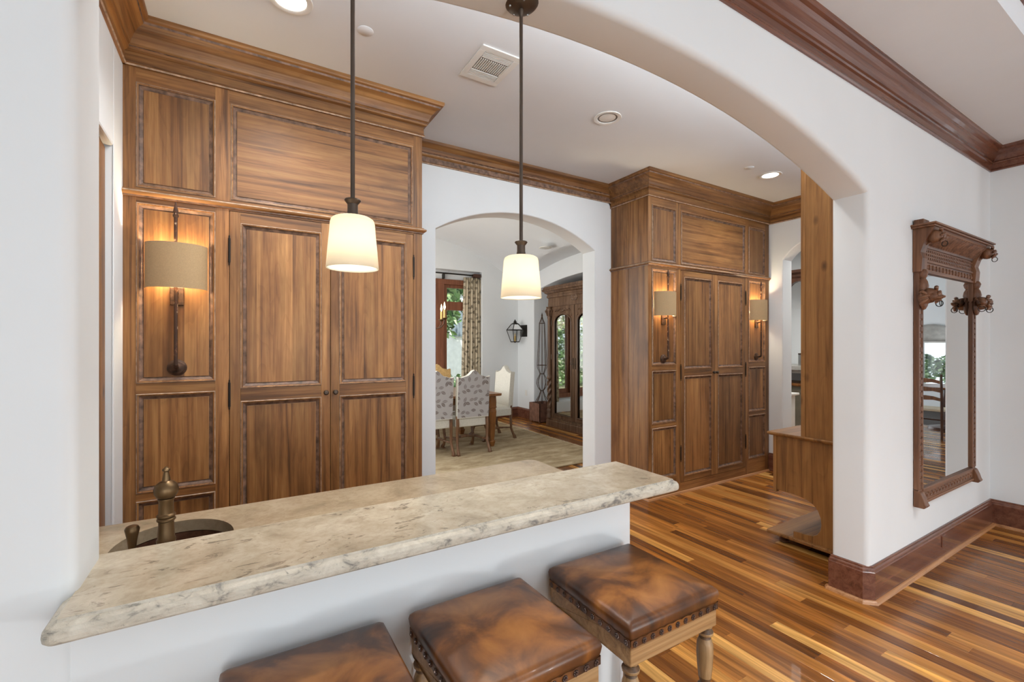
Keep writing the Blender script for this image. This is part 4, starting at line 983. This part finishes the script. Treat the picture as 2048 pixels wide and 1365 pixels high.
for sd in (0, 1):
    a, b = ((yc+.004, AY1-.11) if sd == 0 else (AY0+.11, yc-.004))
    zt, zs = 2.055, 1.90; m0 = .075
    dm_ = MB(); ga, gb = a+m0, b-m0
    ap = [(gb, .235)]+[((ga+gb)/2+(gb-ga)/2*cos(t), zs+(zt-zs)*sin(t)) for t in [pi*i/16 for i in range(17)]]+[(ga, .235)]
    polys = [[Vector((a, .165, 0)), Vector((b, .165, 0)), Vector((b, 2.195, 0)), Vector((a, 2.195, 0))], [Vector((u, v, 0)) for u, v in ap]]
    vv = [v for l in polys for v in l]; tr = [tuple(t) for t in tessellate_polygon(polys)]
    dm_.add([(AX, v.x, v.y) for v in vv], tr); dm_.add([(AX+.03, v.x, v.y) for v in vv], tr)
    k = len(ap); dm_.add([(AX, u, v) for u, v in ap]+[(AX+.03, u, v) for u, v in ap], [(i, (i+1) % k, k+(i+1) % k, k+i) for i in range(k)])
    for u in (a, b): dm_.add([(AX, u, .165), (AX+.03, u, .165), (AX+.03, u, 2.195), (AX, u, 2.195)], [(0, 1, 2, 3)])
    dm_.tube([(AX-.004, u, v) for u, v in ap]+[(AX-.004, ap[0][0], ap[0][1])], .014, 8)
    dr = dm_.build('door', 'armo', ar)
    MB().prism(ap, 'x', AX+.018, AX+.024).build('mirror_panel', 'agedmirror', dr)
    mo = MB(); cy = (a+b)/2
    mo.sphere((AX-.008, cy, 2.115), (.016, .035, .03), 10)
    for s_ in (-1, 1):
        mo.tube([(AX-.006, cy+s_*.02, 2.11), (AX-.012, cy+s_*.08, 2.135), (AX-.010, cy+s_*.14, 2.115), (AX-.01, cy+s_*.19, 2.13), (AX-.008, cy+s_*.22, 2.10)], [.012, .016, .012, .014, .006], 8)
        mo.lathe([(0, -.016), (.012, -.016), (.022, -.008), (.026, 0)], (AX, cy+s_*.245, 2.03), 12, axis='x')
    mo.build('crest_carving', 'armo', dr)
    for hz in (.5, 1.28, 1.9): MB().lathe([(0, -.05), (.008, -.045), (.008, .045), (0, .05)], (AX-.006, b if sd == 0 else a, hz), 8).build('hinge', 'dkbronze', dr)
    hy = yc+(.03 if sd == 0 else -.03)
    MB().box(AX-.008, AX, hy-.010, hy+.010, 1.08, 1.27).tube([(AX-.03, hy-.04, 1.165), (AX-.03, hy+.04, 1.165)], .006, 8).build('handle', 'dkbronze', dr)
rz = MB(); rz.sphere((AX-.004, yc, 2.33), (.02, .06, .04), 12)
for k in range(10):
    a = 2*pi*k/10; rz.sphere((AX-.006, yc+.075*cos(a), 2.33+.045*sin(a)), (.012, .024, .02), 8)
rz.build('centre_rosette', 'armo', ar)
# planter and iron obelisk
pl = thing('planter_box', 'square rusty metal planter box beside the armoire', 'planter', (5.2, 7.45, 0))
PX0, PY1, PS = 4.93, 7.485, .36
mb = MB(); 
for a in ((PX0, PX0+.012, PY1-PS, PY1), (PX0+PS-.012, PX0+PS, PY1-PS, PY1), (PX0, PX0+PS, PY1-PS, PY1-PS+.012), (PX0, PX0+PS, PY1-.012, PY1)): mb.box(a[0], a[1], a[2], a[3], 0.03, .37)
mb.box(PX0, PX0+PS, PY1-PS, PY1, .02, .03); mb.build('box', 'planter', pl, weld=False)
for a in (0, 1):
    for b in (0, 1): MB().box(PX0+.02+a*.28, PX0+.05+a*.28, PY1-.05-b*.28, PY1-.02-b*.28, 0, .02).build('foot', 'planter', pl)
MB().box(PX0+.012, PX0+PS-.012, PY1-PS+.012, PY1-.012, .28, .31).build('soil', 'darkwood', pl)
ob = thing('garden_obelisk', 'thin iron obelisk trellis standing in the planter box', 'trellis', (PX0+PS/2, PY1-PS/2, .31))
ox, oy = PX0+PS/2, PY1-PS/2
prof = [(.125, .31), (.12, .40), (.06, .50), (.035, .57), (.030, .60), (.075, .66), (.105, .74), (.095, .82), (.055, .90), (.04, .93), (.06, .98), (.09, 1.05), (.095, 1.10), (.075, 1.5), (.055, 1.92), (.02, 2.0), (.006, 2.06)]
for k in range(8):
    a = 2*pi*k/8+.2; MB().tube([(ox+r*cos(a), oy+r*sin(a), z) for r, z in prof], .0055, 6).build('iron_bar', 'iron', ob)
for r, z in ((.095, 1.10), (.032, .60), (.045, .93), (.055, 1.92)):
    MB().tube([(ox+r*cos(2*pi*i/20), oy+r*sin(2*pi*i/20), z) for i in range(21)], .005, 6, cap=False).build('iron_ring', 'iron', ob)
MB().lathe([(.006, 2.05), (.016, 2.07), (.012, 2.09), (.004, 2.12), (0, 2.14)], (ox, oy, 0), 10).build('finial', 'iron', ob)
# table
tb = thing('dining_table', 'carved wood dining table behind the leaf-print chairs', 'table', (2.0, 6.4, .014))
TX0, TX1, TY0, TY1, TZ = .98, 3.30, 5.74, 7.0, .79
tp_ = MB(); tp_.sweep([(.0, TZ), (-.004+.004, TZ), (.0, TZ-.006), (-.006, TZ-.012), (.0, TZ-.02), (-.012, TZ-.035), (-.03, TZ-.038)], [(TX0, TY0), (TX1, TY0), (TX1, TY1), (TX0, TY1)], -1, closed=True)
tp_.box(TX0+.002, TX1-.002, TY0+.002, TY1-.002, TZ-.03, TZ).build('tabletop', 'tablew', tb)
ap_ = MB(); ap_.box(TX0+.07, TX1-.07, TY0+.07, TY1-.07, TZ-.13, TZ-.03)
ao = ap_.build('apron', 'tablew', tb, bevel=.004)
cv = MB()
for i in range(24): cv.sphere((TX0+.12+i*.09, TY0+.066, TZ-.06), (.03, .010, .018), 8)
for i in range(12): cv.sphere((TX1-.066, TY0+.12+i*.09, TZ-.06), (.010, .03, .018), 8)
cv.build('apron_carving', 'tablew', ao)
for x in (TX0+.11, TX1-.11):
    for y in (TY0+.11, TY1-.11):
        m_ = MB(); prof = [(.052, TZ-.04), (.056, .66), (.055, .60), (.062, .585), (.05, .57), (.058, .52), (.048, .35), (.036, .16), (.030, .11), (.044, .10), (.046, .085), (.036, .045), (.030, .014)]
        rs = [[(x+a*h, y+b*h, z) for a, b in ((-1, -.8), (-.8, -1), (.8, -1), (1, -.8), (1, .8), (.8, 1), (-.8, 1), (-1, .8))] for h, z in prof]
        m_.rings(rs[::-1], smooth=False).build('leg', 'tablew', tb)
# dining chairs: local origin on the rug, back towards -y, seat towards +y
def dchair(back_mat, label, grp):
    t = thing('dining_chair', label, 'dining chair', (0, 0, 0), grp)
    W = .235
    def zt(u): return 1.055+.085*math.exp(-(u/.42)**2*2.2)-.018*math.exp(-((abs(u)-.82)/.16)**2)
    def lean(z): return -.045*max(0, (z-.50)/.6)**1.3
    N = 16; K = 10
    def face(yoff, z0, mb, m, ins=0):
        rows = []
        for k in range(K+1):
            row = []
            for i in range(N+1):
                u = -1+2*i/N; zz = z0+(zt(u)-ins-z0)*k/K; puff = .0
                row.append((u*(W-ins)*(1.0+.03*(zz-.5)), yoff+lean(zz)+(.018*(1-u*u)*sin(pi*k/K) if yoff > 0 else 0), zz))
            rows.append(row)
        mb.rings(rows, cap=False, wrap=False, m=m)
        return [rows[0]]+[rows]
    mb = MB(); face(0.0, .50, mb, 0); mb.build('back_cover', back_mat, t, ang=80)
    mb = MB(); face(.075, .50, mb, 0, .004); mb.build('inside_back', 'cream', t, ang=80)
    mb = MB()
    def border(y0):
        pts = [(-W, .50)]+[(-W*(1+.03*(z-.5)), z) for z in (.6, .7, .8, .9, 1.0)]
        pts = [(-W*(1.0+.03*(z-.5)), z) for z in [.50+.055*i for i in range(11)]]
        top = [(u*W*(1+.03*(zt(u)-.5)), zt(u)) for u in [-1+2*i/N for i in range(N+1)]]
        L = pts+top[1:]+[(-a, z) for a, z in pts[::-1]][1:]
        return L
    L = border(0)
    mb.rings([[(x, .0+lean(z), z) for x, z in L], [(x*1.012, .035+lean(z), z+.006) for x, z in L], [(x, .077+lean(z), z) for x, z in L]], cap=False, wrap=False)
    mb.box(-W, W, 0, .075, .49, .51); mb.build('side_border', 'cream', t, ang=80)
    st = MB(); rs = []
    for ins, z in ((.01, .365), (.0, .38), (0, .47), (.01, .49), (.04, .51), (.12, .522)):
        rs.append([(a*(W+.012-ins), .03+b_*(.50-ins) if b_ else .03+ins*.5, z) for a, b_ in ((-1, 0), (1, 0), (1.04, 1), (-1.04, 1))])
    st.rings(rs, smooth=False).build('seat', 'cream', t, bevel=.012)
    for sx in (-1, 1):
        fx = sx*(W-.012)
        m_ = MB(); m_.tube([(fx, .03, .52), (fx, .02, .40), (fx+sx*.004, .03, .28), (fx+sx*.004, .025, .16), (fx+sx*.010, -.01, .07), (fx+sx*.014, -.03, .035), (fx+sx*.014, -.035, .012)], [.022, .024, .022, .019, .020, .027, .026], 8); m_.box(fx-.02+sx*.014, fx+.02+sx*.014, -.06, -.012, 0, .014); m_.build('leg', 'chairw', t)
        m_ = MB(); fy = .49; m_.tube([(fx, fy, .40), (fx, fy+.02, .34), (fx, fy, .24), (fx, fy-.035, .15), (fx+sx*.006, fy-.01, .07), (fx+sx*.012, fy+.025, .035), (fx+sx*.012, fy+.03, .012)], [.024, .026, .021, .019, .020, .028, .026], 8); m_.box(fx-.02, fx+.02, fy, fy+.05, 0, .014); m_.build('leg', 'chairw', t)
        MB().tube([(fx, .03, .17), (fx*.85, .14, .175), (fx*.8, .25, .18), (fx*.85, .36, .175), (fx, .45, .165)], [.012, .014, .018, .014, .012], 8).build('side_stretcher', 'chairw', t)
    MB().tube([(-W*.8, .25, .18), (-W*.35, .27, .185), (0, .255, .20), (W*.35, .27, .185), (W*.8, .25, .18)], [.013, .016, .022, .016, .013], 8).build('cross_stretcher', 'chairw', t)
    return t
G = 'upholstered camel-back chairs around the dining table'
ch = dchair('floral', 'leaf-print chair backs to the hall, right one, beside the table leg', G)
ch.location = (2.757, 5.575, .0155)
dup(ch, (2.225, 5.60, .0155), 0, 'leaf-print chair cut by the left edge of the dining arch')
dup(ch, (3.74, 6.40, .0155), pi/2+.02, 'chair at the table end showing its plain cream inner back')
g2 = dchair('gold', 'gold-backed chair on the far side of the dining table', G); g2.location = (3.03, 7.56, .0155); g2.rotation_euler = (0, 0, pi)
for o in [o for o in bpy.data.objects if o.parent == g2 and o.name.startswith(('inside_back', 'side_border'))]:
    o.data.materials[0] = M['gold']
# chandelier
chd = thing('chandelier', 'iron candle chandelier over the dining table, partly behind the arch edge', 'chandelier', (2.25, 6.55, 1.9))
cx, cy = 2.22, 6.55
MB().lathe([(0, 1.66), (.02, 1.68), (.035, 1.72), (.02, 1.76), (.03, 1.80), (.05, 1.85), (.03, 1.90), (.018, 1.95), (.018, 2.4), (.01, 2.45)], (cx, cy, 0), 14).build('stem', 'iron', chd)
MB().tube([(cx, cy, 2.4), (cx, cy, max(za(cy), zb(cx))-.01)], .008, 8).build('chain', 'iron', chd)
MB().lathe([(.0, -.03), (.05, -.025), (.06, -.005), (.06, .004)], (cx, cy, max(za(cy), zb(cx))), 16).build('ceiling_rose', 'iron', chd)
for k in range(8):
    a = 2*pi*k/8+.12; R_ = .50; p = lambda r, z: (cx+r*cos(a), cy+r*sin(a), z)
    m_ = MB(); m_.tube([p(.02, 1.80), p(.12, 1.76), p(.24, 1.74), p(.36, 1.735), p(.45, 1.76), p(.49, 1.81), p(.50, 1.87)], .009, 8); am = m_.build('arm', 'iron', chd)
    MB().lathe([(.008, 1.865), (.03, 1.875), (.042, 1.892), (.040, 1.896), (.015, 1.892), (.013, 1.90)], p(R_, 0), 14).build('drip_cup', 'bronze', am)
    MB().lathe([(.0165, 1.89), (.0165, 2.015), (.012, 2.02), (0, 2.02)], p(R_, 0), 12).build('candle', 'candle', am)
    MB().lathe([(.005, 2.02), (.014, 2.04), (.017, 2.06), (.011, 2.09), (.004, 2.125), (0, 2.135)], p(R_, 0), 10).build('flame_bulb', 'flame', am)
light('chandelier_glow', 'POINT', (cx, cy, 2.2), 14, (1, .82, .58), size=.3)

# ---------------------------------------------------------------- kitchen glimpsed through the end arch
struct(MB().box(8.2, 8.35, 1.2, 5.2, 0, 3.3).build('wall_kitchen', 'wall'), 'white kitchen wall seen through the end arch')
struct(MB().box(5.6, 8.35, 5.0, 5.2, 0, 3.3).build('wall_kitchen_side', 'wall'))
struct(MB().box(5.63, 8.35, 1.2, 5.2, 3.1, 3.2).build('ceiling_kitchen', 'ceil'))
kc = thing('kitchen_counter', 'painted kitchen base unit with a brown worktop seen through the end arch', 'counter', (7.8, 3.6, 0))
MB().box(7.52, 8.195, 2.6, 4.6, .10, .85).build('cabinet_body', 'graycab', kc)
MB().box(7.48, 8.195, 2.55, 4.65, .85, .89).build('worktop', 'tablew', kc, bevel=.008)
for y in (2.65, 3.1, 3.56, 4.02): MB().panel(0, .42, 0, .62, 0, [(0, 0), (0, -.012), (.05, -.012), (.055, -.004), (.065, -.004)], [0, 0, 0, 0]).build('cabinet_door', 'graycab', kc)
i = 0
for o in [o for o in bpy.data.objects if o.name.startswith('cabinet_door')]:
    o.rotation_euler = (0, 0, -pi/2); o.location = (7.519, 3.07+i*.46, .18); i += 1
MB().box(7.56, 8.19, 2.6, 4.6, 0, .10).build('toe_kick', 'darkwood', kc)
sh = thing('wall_shelf', 'grey stone shelf above the kitchen worktop', 'shelf', (7.8, 3.6, 1.1))
MB().box(7.5, 8.2, 2.7, 4.5, 1.10, 1.17).build('shelf_board', 'greystone', sh, bevel=.006)
MB().box(7.56, 8.2, 2.75, 4.45, 1.05, 1.10).build('shelf_apron', 'greystone', sh)
jr = thing('canister', 'steel canister standing on the grey kitchen shelf', 'canister', (7.62, 3.72, 1.17))
MB().lathe([(.055, 1.17), (.058, 1.175), (.058, 1.34), (.054, 1.345)], (7.60, 3.735, 0), 18, cap=True).build('body', 'steel', jr)
MB().lathe([(.06, 1.345), (.06, 1.365), (.02, 1.37), (.012, 1.38), (0, 1.385)], (7.60, 3.735, 0), 18).build('lid', 'dkbronze', jr)
ck = thing('hood_cornice', 'dark wood cornice on curved brackets high on the kitchen wall', 'cornice', (7.8, 3.6, 2.6))
MB().sweep([(0, 2.55), (.03, 2.55), (.05, 2.58), (.05, 2.61), (.09, 2.64), (.10, 2.68), (0, 2.68)], [(8.2, 2.6), (7.6, 2.6), (7.6, 3.95), (8.2, 3.95)], 1).box(7.6, 8.2, 2.6, 3.95, 2.55, 2.68).build('cornice', 'darkwood', ck)
MB().prism([(3.95, 2.55), (3.95, 2.40), (3.92, 2.40), (3.90, 2.44), (3.86, 2.475), (3.80, 2.50), (3.70, 2.51), (3.70, 2.55)], 'x', 7.55, 7.62).build('bracket', 'darkwood', ck)
MB().prism([(2.6, 2.55), (2.6, 2.40), (2.63, 2.40), (2.65, 2.44), (2.69, 2.475), (2.75, 2.50), (2.85, 2.51), (2.85, 2.55)], 'x', 7.55, 7.62).build('bracket', 'darkwood', ck)
st_ = thing('white_side_table', 'white painted island end with bead top seen through the kitchen arch', 'island', (6.5, 3.5, 0))
MB().box(6.3, 6.7, 3.33, 3.9, .80, .83).build('top', 'white', st_, bevel=.006)
MB().box(6.34, 6.66, 3.37, 3.86, 0, .80).build('body', 'white', st_)

# ---------------------------------------------------------------- breakfast corner that the mirror reflects
def ladder_chair(loc, rz, label):
    t = thing('ladder_back_chair', label, 'chair', (0, 0, 0), 'dark ladder-back chairs reflected in the mirror')
    for sx in (-1, 1):
        MB().tube([(sx*.20, -.20, 0), (sx*.20, -.20, .45), (sx*.205, -.235, .80), (sx*.21, -.27, 1.03)], [.018, .020, .018, .014], 8).build('back_post', 'darkwood', t)
        MB().lathe([(.014, 0), (.02, .03), (.016, .2), (.022, .30), (.016, .40), (.02, .45)], (sx*.21, .20, 0), 10, cap=True).build('front_leg', 'darkwood', t)
        MB().tube([(sx*.2, -.2, .2), (sx*.21, .2, .2)], .010, 6).build('side_rung', 'darkwood', t)
    MB().box(-.22, .22, -.21, .22, .43, .47).build('seat', 'fringe', t, bevel=.012)
    for z in (.60, .74, .88):
        pts = [(-.19, z), (-.19, z+.05), (-.1, z+.075), (0, z+.085), (.1, z+.075), (.19, z+.05), (.19, z), (.1, z+.018), (0, z+.01), (-.1, z+.018)]
        y = -.20-.07*max(0, (z-.5)/.5); MB().prism(pts, 'y', y-.012, y).build('slat', 'tablew', t)
    MB().tube([(-.21, .2, .25), (.21, .2, .25)], .012, 6).build('front_rung', 'darkwood', t)
    t.location = loc; t.rotation_euler = (0, 0, rz); return t
lc = ladder_chair((9.75, -.50, 0), -pi/2, 'dark ladder-back chair nearest in the mirror reflection')
dup(lc, (10.45, -1.35, 0), 0.0, 'farther ladder-back chair beside the table in the reflection')
bt_ = thing('breakfast_table', 'round wooden table reflected in the mirror', 'table', (10.7, -.6, 0))
MB().lathe([(0, .74), (.55, .74), (.56, .75), (.55, .77), (0, .77)], (10.75, -.55, 0), 32).build('tabletop', 'tablew', bt_)
MB().lathe([(.28, 0), (.26, .04), (.08, .08), (.06, .3), (.09, .5), (.06, .7), (.2, .74)], (10.75, -.55, 0), 16, cap=True).build('pedestal', 'darkwood', bt_)
vl = MB()
rows = []
for k in range(5):
    rows.append([(14.02-.03*sin(i*.9), -2.95+i*.1075, 1.58+.09*k+(.05*sin(i*.7) if k == 4 else 0)) for i in range(20)])
vl.rings(rows, cap=False, wrap=False); o = vl.build('valance', 'greystone', ang=80)
o.modifiers.new('thick', 'SOLIDIFY').thickness = .01
tag(o, 'grey draped valance over the window in the mirror', 'valance')

# ---------------------------------------------------------------- outside the dining room window
struct(MB().box(-20, 40, 8.5, 40, -.3, -.05).build('ground_outside', 'soil'), 'pale garden ground outside', 'ground')
hs = thing('neighbour_house', 'pale house wall with a grey arched shutter outside the window', 'house', (7, 12.6, 0))
MB().box(5.4, 12, 12.6, 13.2, -.2, 5.5).build('wall', 'house', hs)
shp = [(5.50, 1.75), (6.35, 1.75), (6.35, 2.5)]+[(5.925+.425*cos(t), 2.5+.30*sin(t)) for t in [pi*i/10 for i in range(1, 10)]]+[(5.50, 2.5)]
s_o = MB().prism(shp, 'y', 12.52, 12.58).build('shutter', 'shutter', hs)
for i in range(8): MB().box(5.53+i*.1, 5.60+i*.1, 12.505, 12.52, 1.80, 2.5).build('slat', 'shutter', s_o)
MB().box(5.42, 6.6, 12.50, 12.59, 3.05, 4.0).build('upper_shutter', 'shutter', hs)
def foliage(name, pts, n, spread, size, label, cat, seed, trunk):
    r = random.Random(seed); t = thing(name, label, cat, (pts[0][0], pts[0][1], -.05))
    vs, fs, tn = [], [], []
    for i in range(n):
        c = r.choice(pts); q = Vector((r.gauss(0, 1), r.gauss(0, 1), r.gauss(0, 1))).normalized()*r.random()**.4
        p = Vector(c[:3])+Vector((q.x*c[3], q.y*c[3], q.z*c[4]))
        d = Vector((r.uniform(-1, 1), r.uniform(-1, 1), r.uniform(-.7, .7))).normalized(); u = d.cross(Vector((r.uniform(-1, 1), r.uniform(-1, 1), r.uniform(-1, 1)))).normalized()
        L = size*r.uniform(.7, 1.3); W = L*.32; o = len(vs); up = d.cross(u)*L*.08
        vs += [tuple(p), tuple(p+d*L*.5+u*W+up), tuple(p+d*L), tuple(p+d*L*.5-u*W+up), tuple(p+d*L*.5)]
        fs += [(o, o+1, o+4), (o+1, o+2, o+4), (o+2, o+3, o+4), (o+3, o, o+4)]; tn += [r.random()]*4
    me = bpy.data.meshes.new('leaves'); me.from_pydata(vs, [], fs); me.materials.append(M['leaf'])
    a = me.attributes.new('tone', 'FLOAT', 'FACE'); a.data.foreach_set('value', tn)
    o = bpy.data.objects.new('leaves', me); C.objects.link(o); o.parent = t; o.matrix_parent_inverse = base_inv(t); o['kind'] = 'stuff'
    for x, y, h in trunk: MB().tube([(x, y, -.1), (x+.03, y, h*.5), (x, y+.02, h)], [.07, .05, .02], 8).build('trunk', 'bark', t)
foliage('magnolia_tree', [(4.55, 10.6, 2.9, .55, .7), (4.35, 10.7, 2.2, .5, .5), (4.75, 10.8, 3.4, .5, .6), (3.9, 10.8, 3.0, .6, .8)], 1500, 1, .24, 'big-leaved tree just outside the dining room window', 'tree', 1, [(4.4, 10.8, 3.0)])
foliage('garden_hedge', [(x, 13.4+.2*((x*7) % 1), z, .8, .7) for x in [-4+i*.7 for i in range(10)] for z in (.5, 1.4, 2.3, 3.1, 3.9)], 16000, 1, .15, 'green hedge mirrored in the armoire doors', 'hedge', 2, [(-2, 13.4, 2.5), (1.5, 13.4, 2.5)])
foliage('low_shrub', [(4.9, 11.4, .3, .5, .45), (5.3, 11.6, .2, .45, .4), (4.4, 11.5, .3, .5, .45)], 900, 1, .12, 'low pale shrub below the shuttered house wall', 'shrub', 3, [(4.9, 11.4, .3)])
foliage('window_plant', [(14.9, y, .9, .3, .35) for y in (-2.6, -2.1, -1.6, -1.1)], 900, 1, .14, 'shrub outside the breakfast window in the mirror', 'shrub', 4, [(14.9, -1.8, .8)])
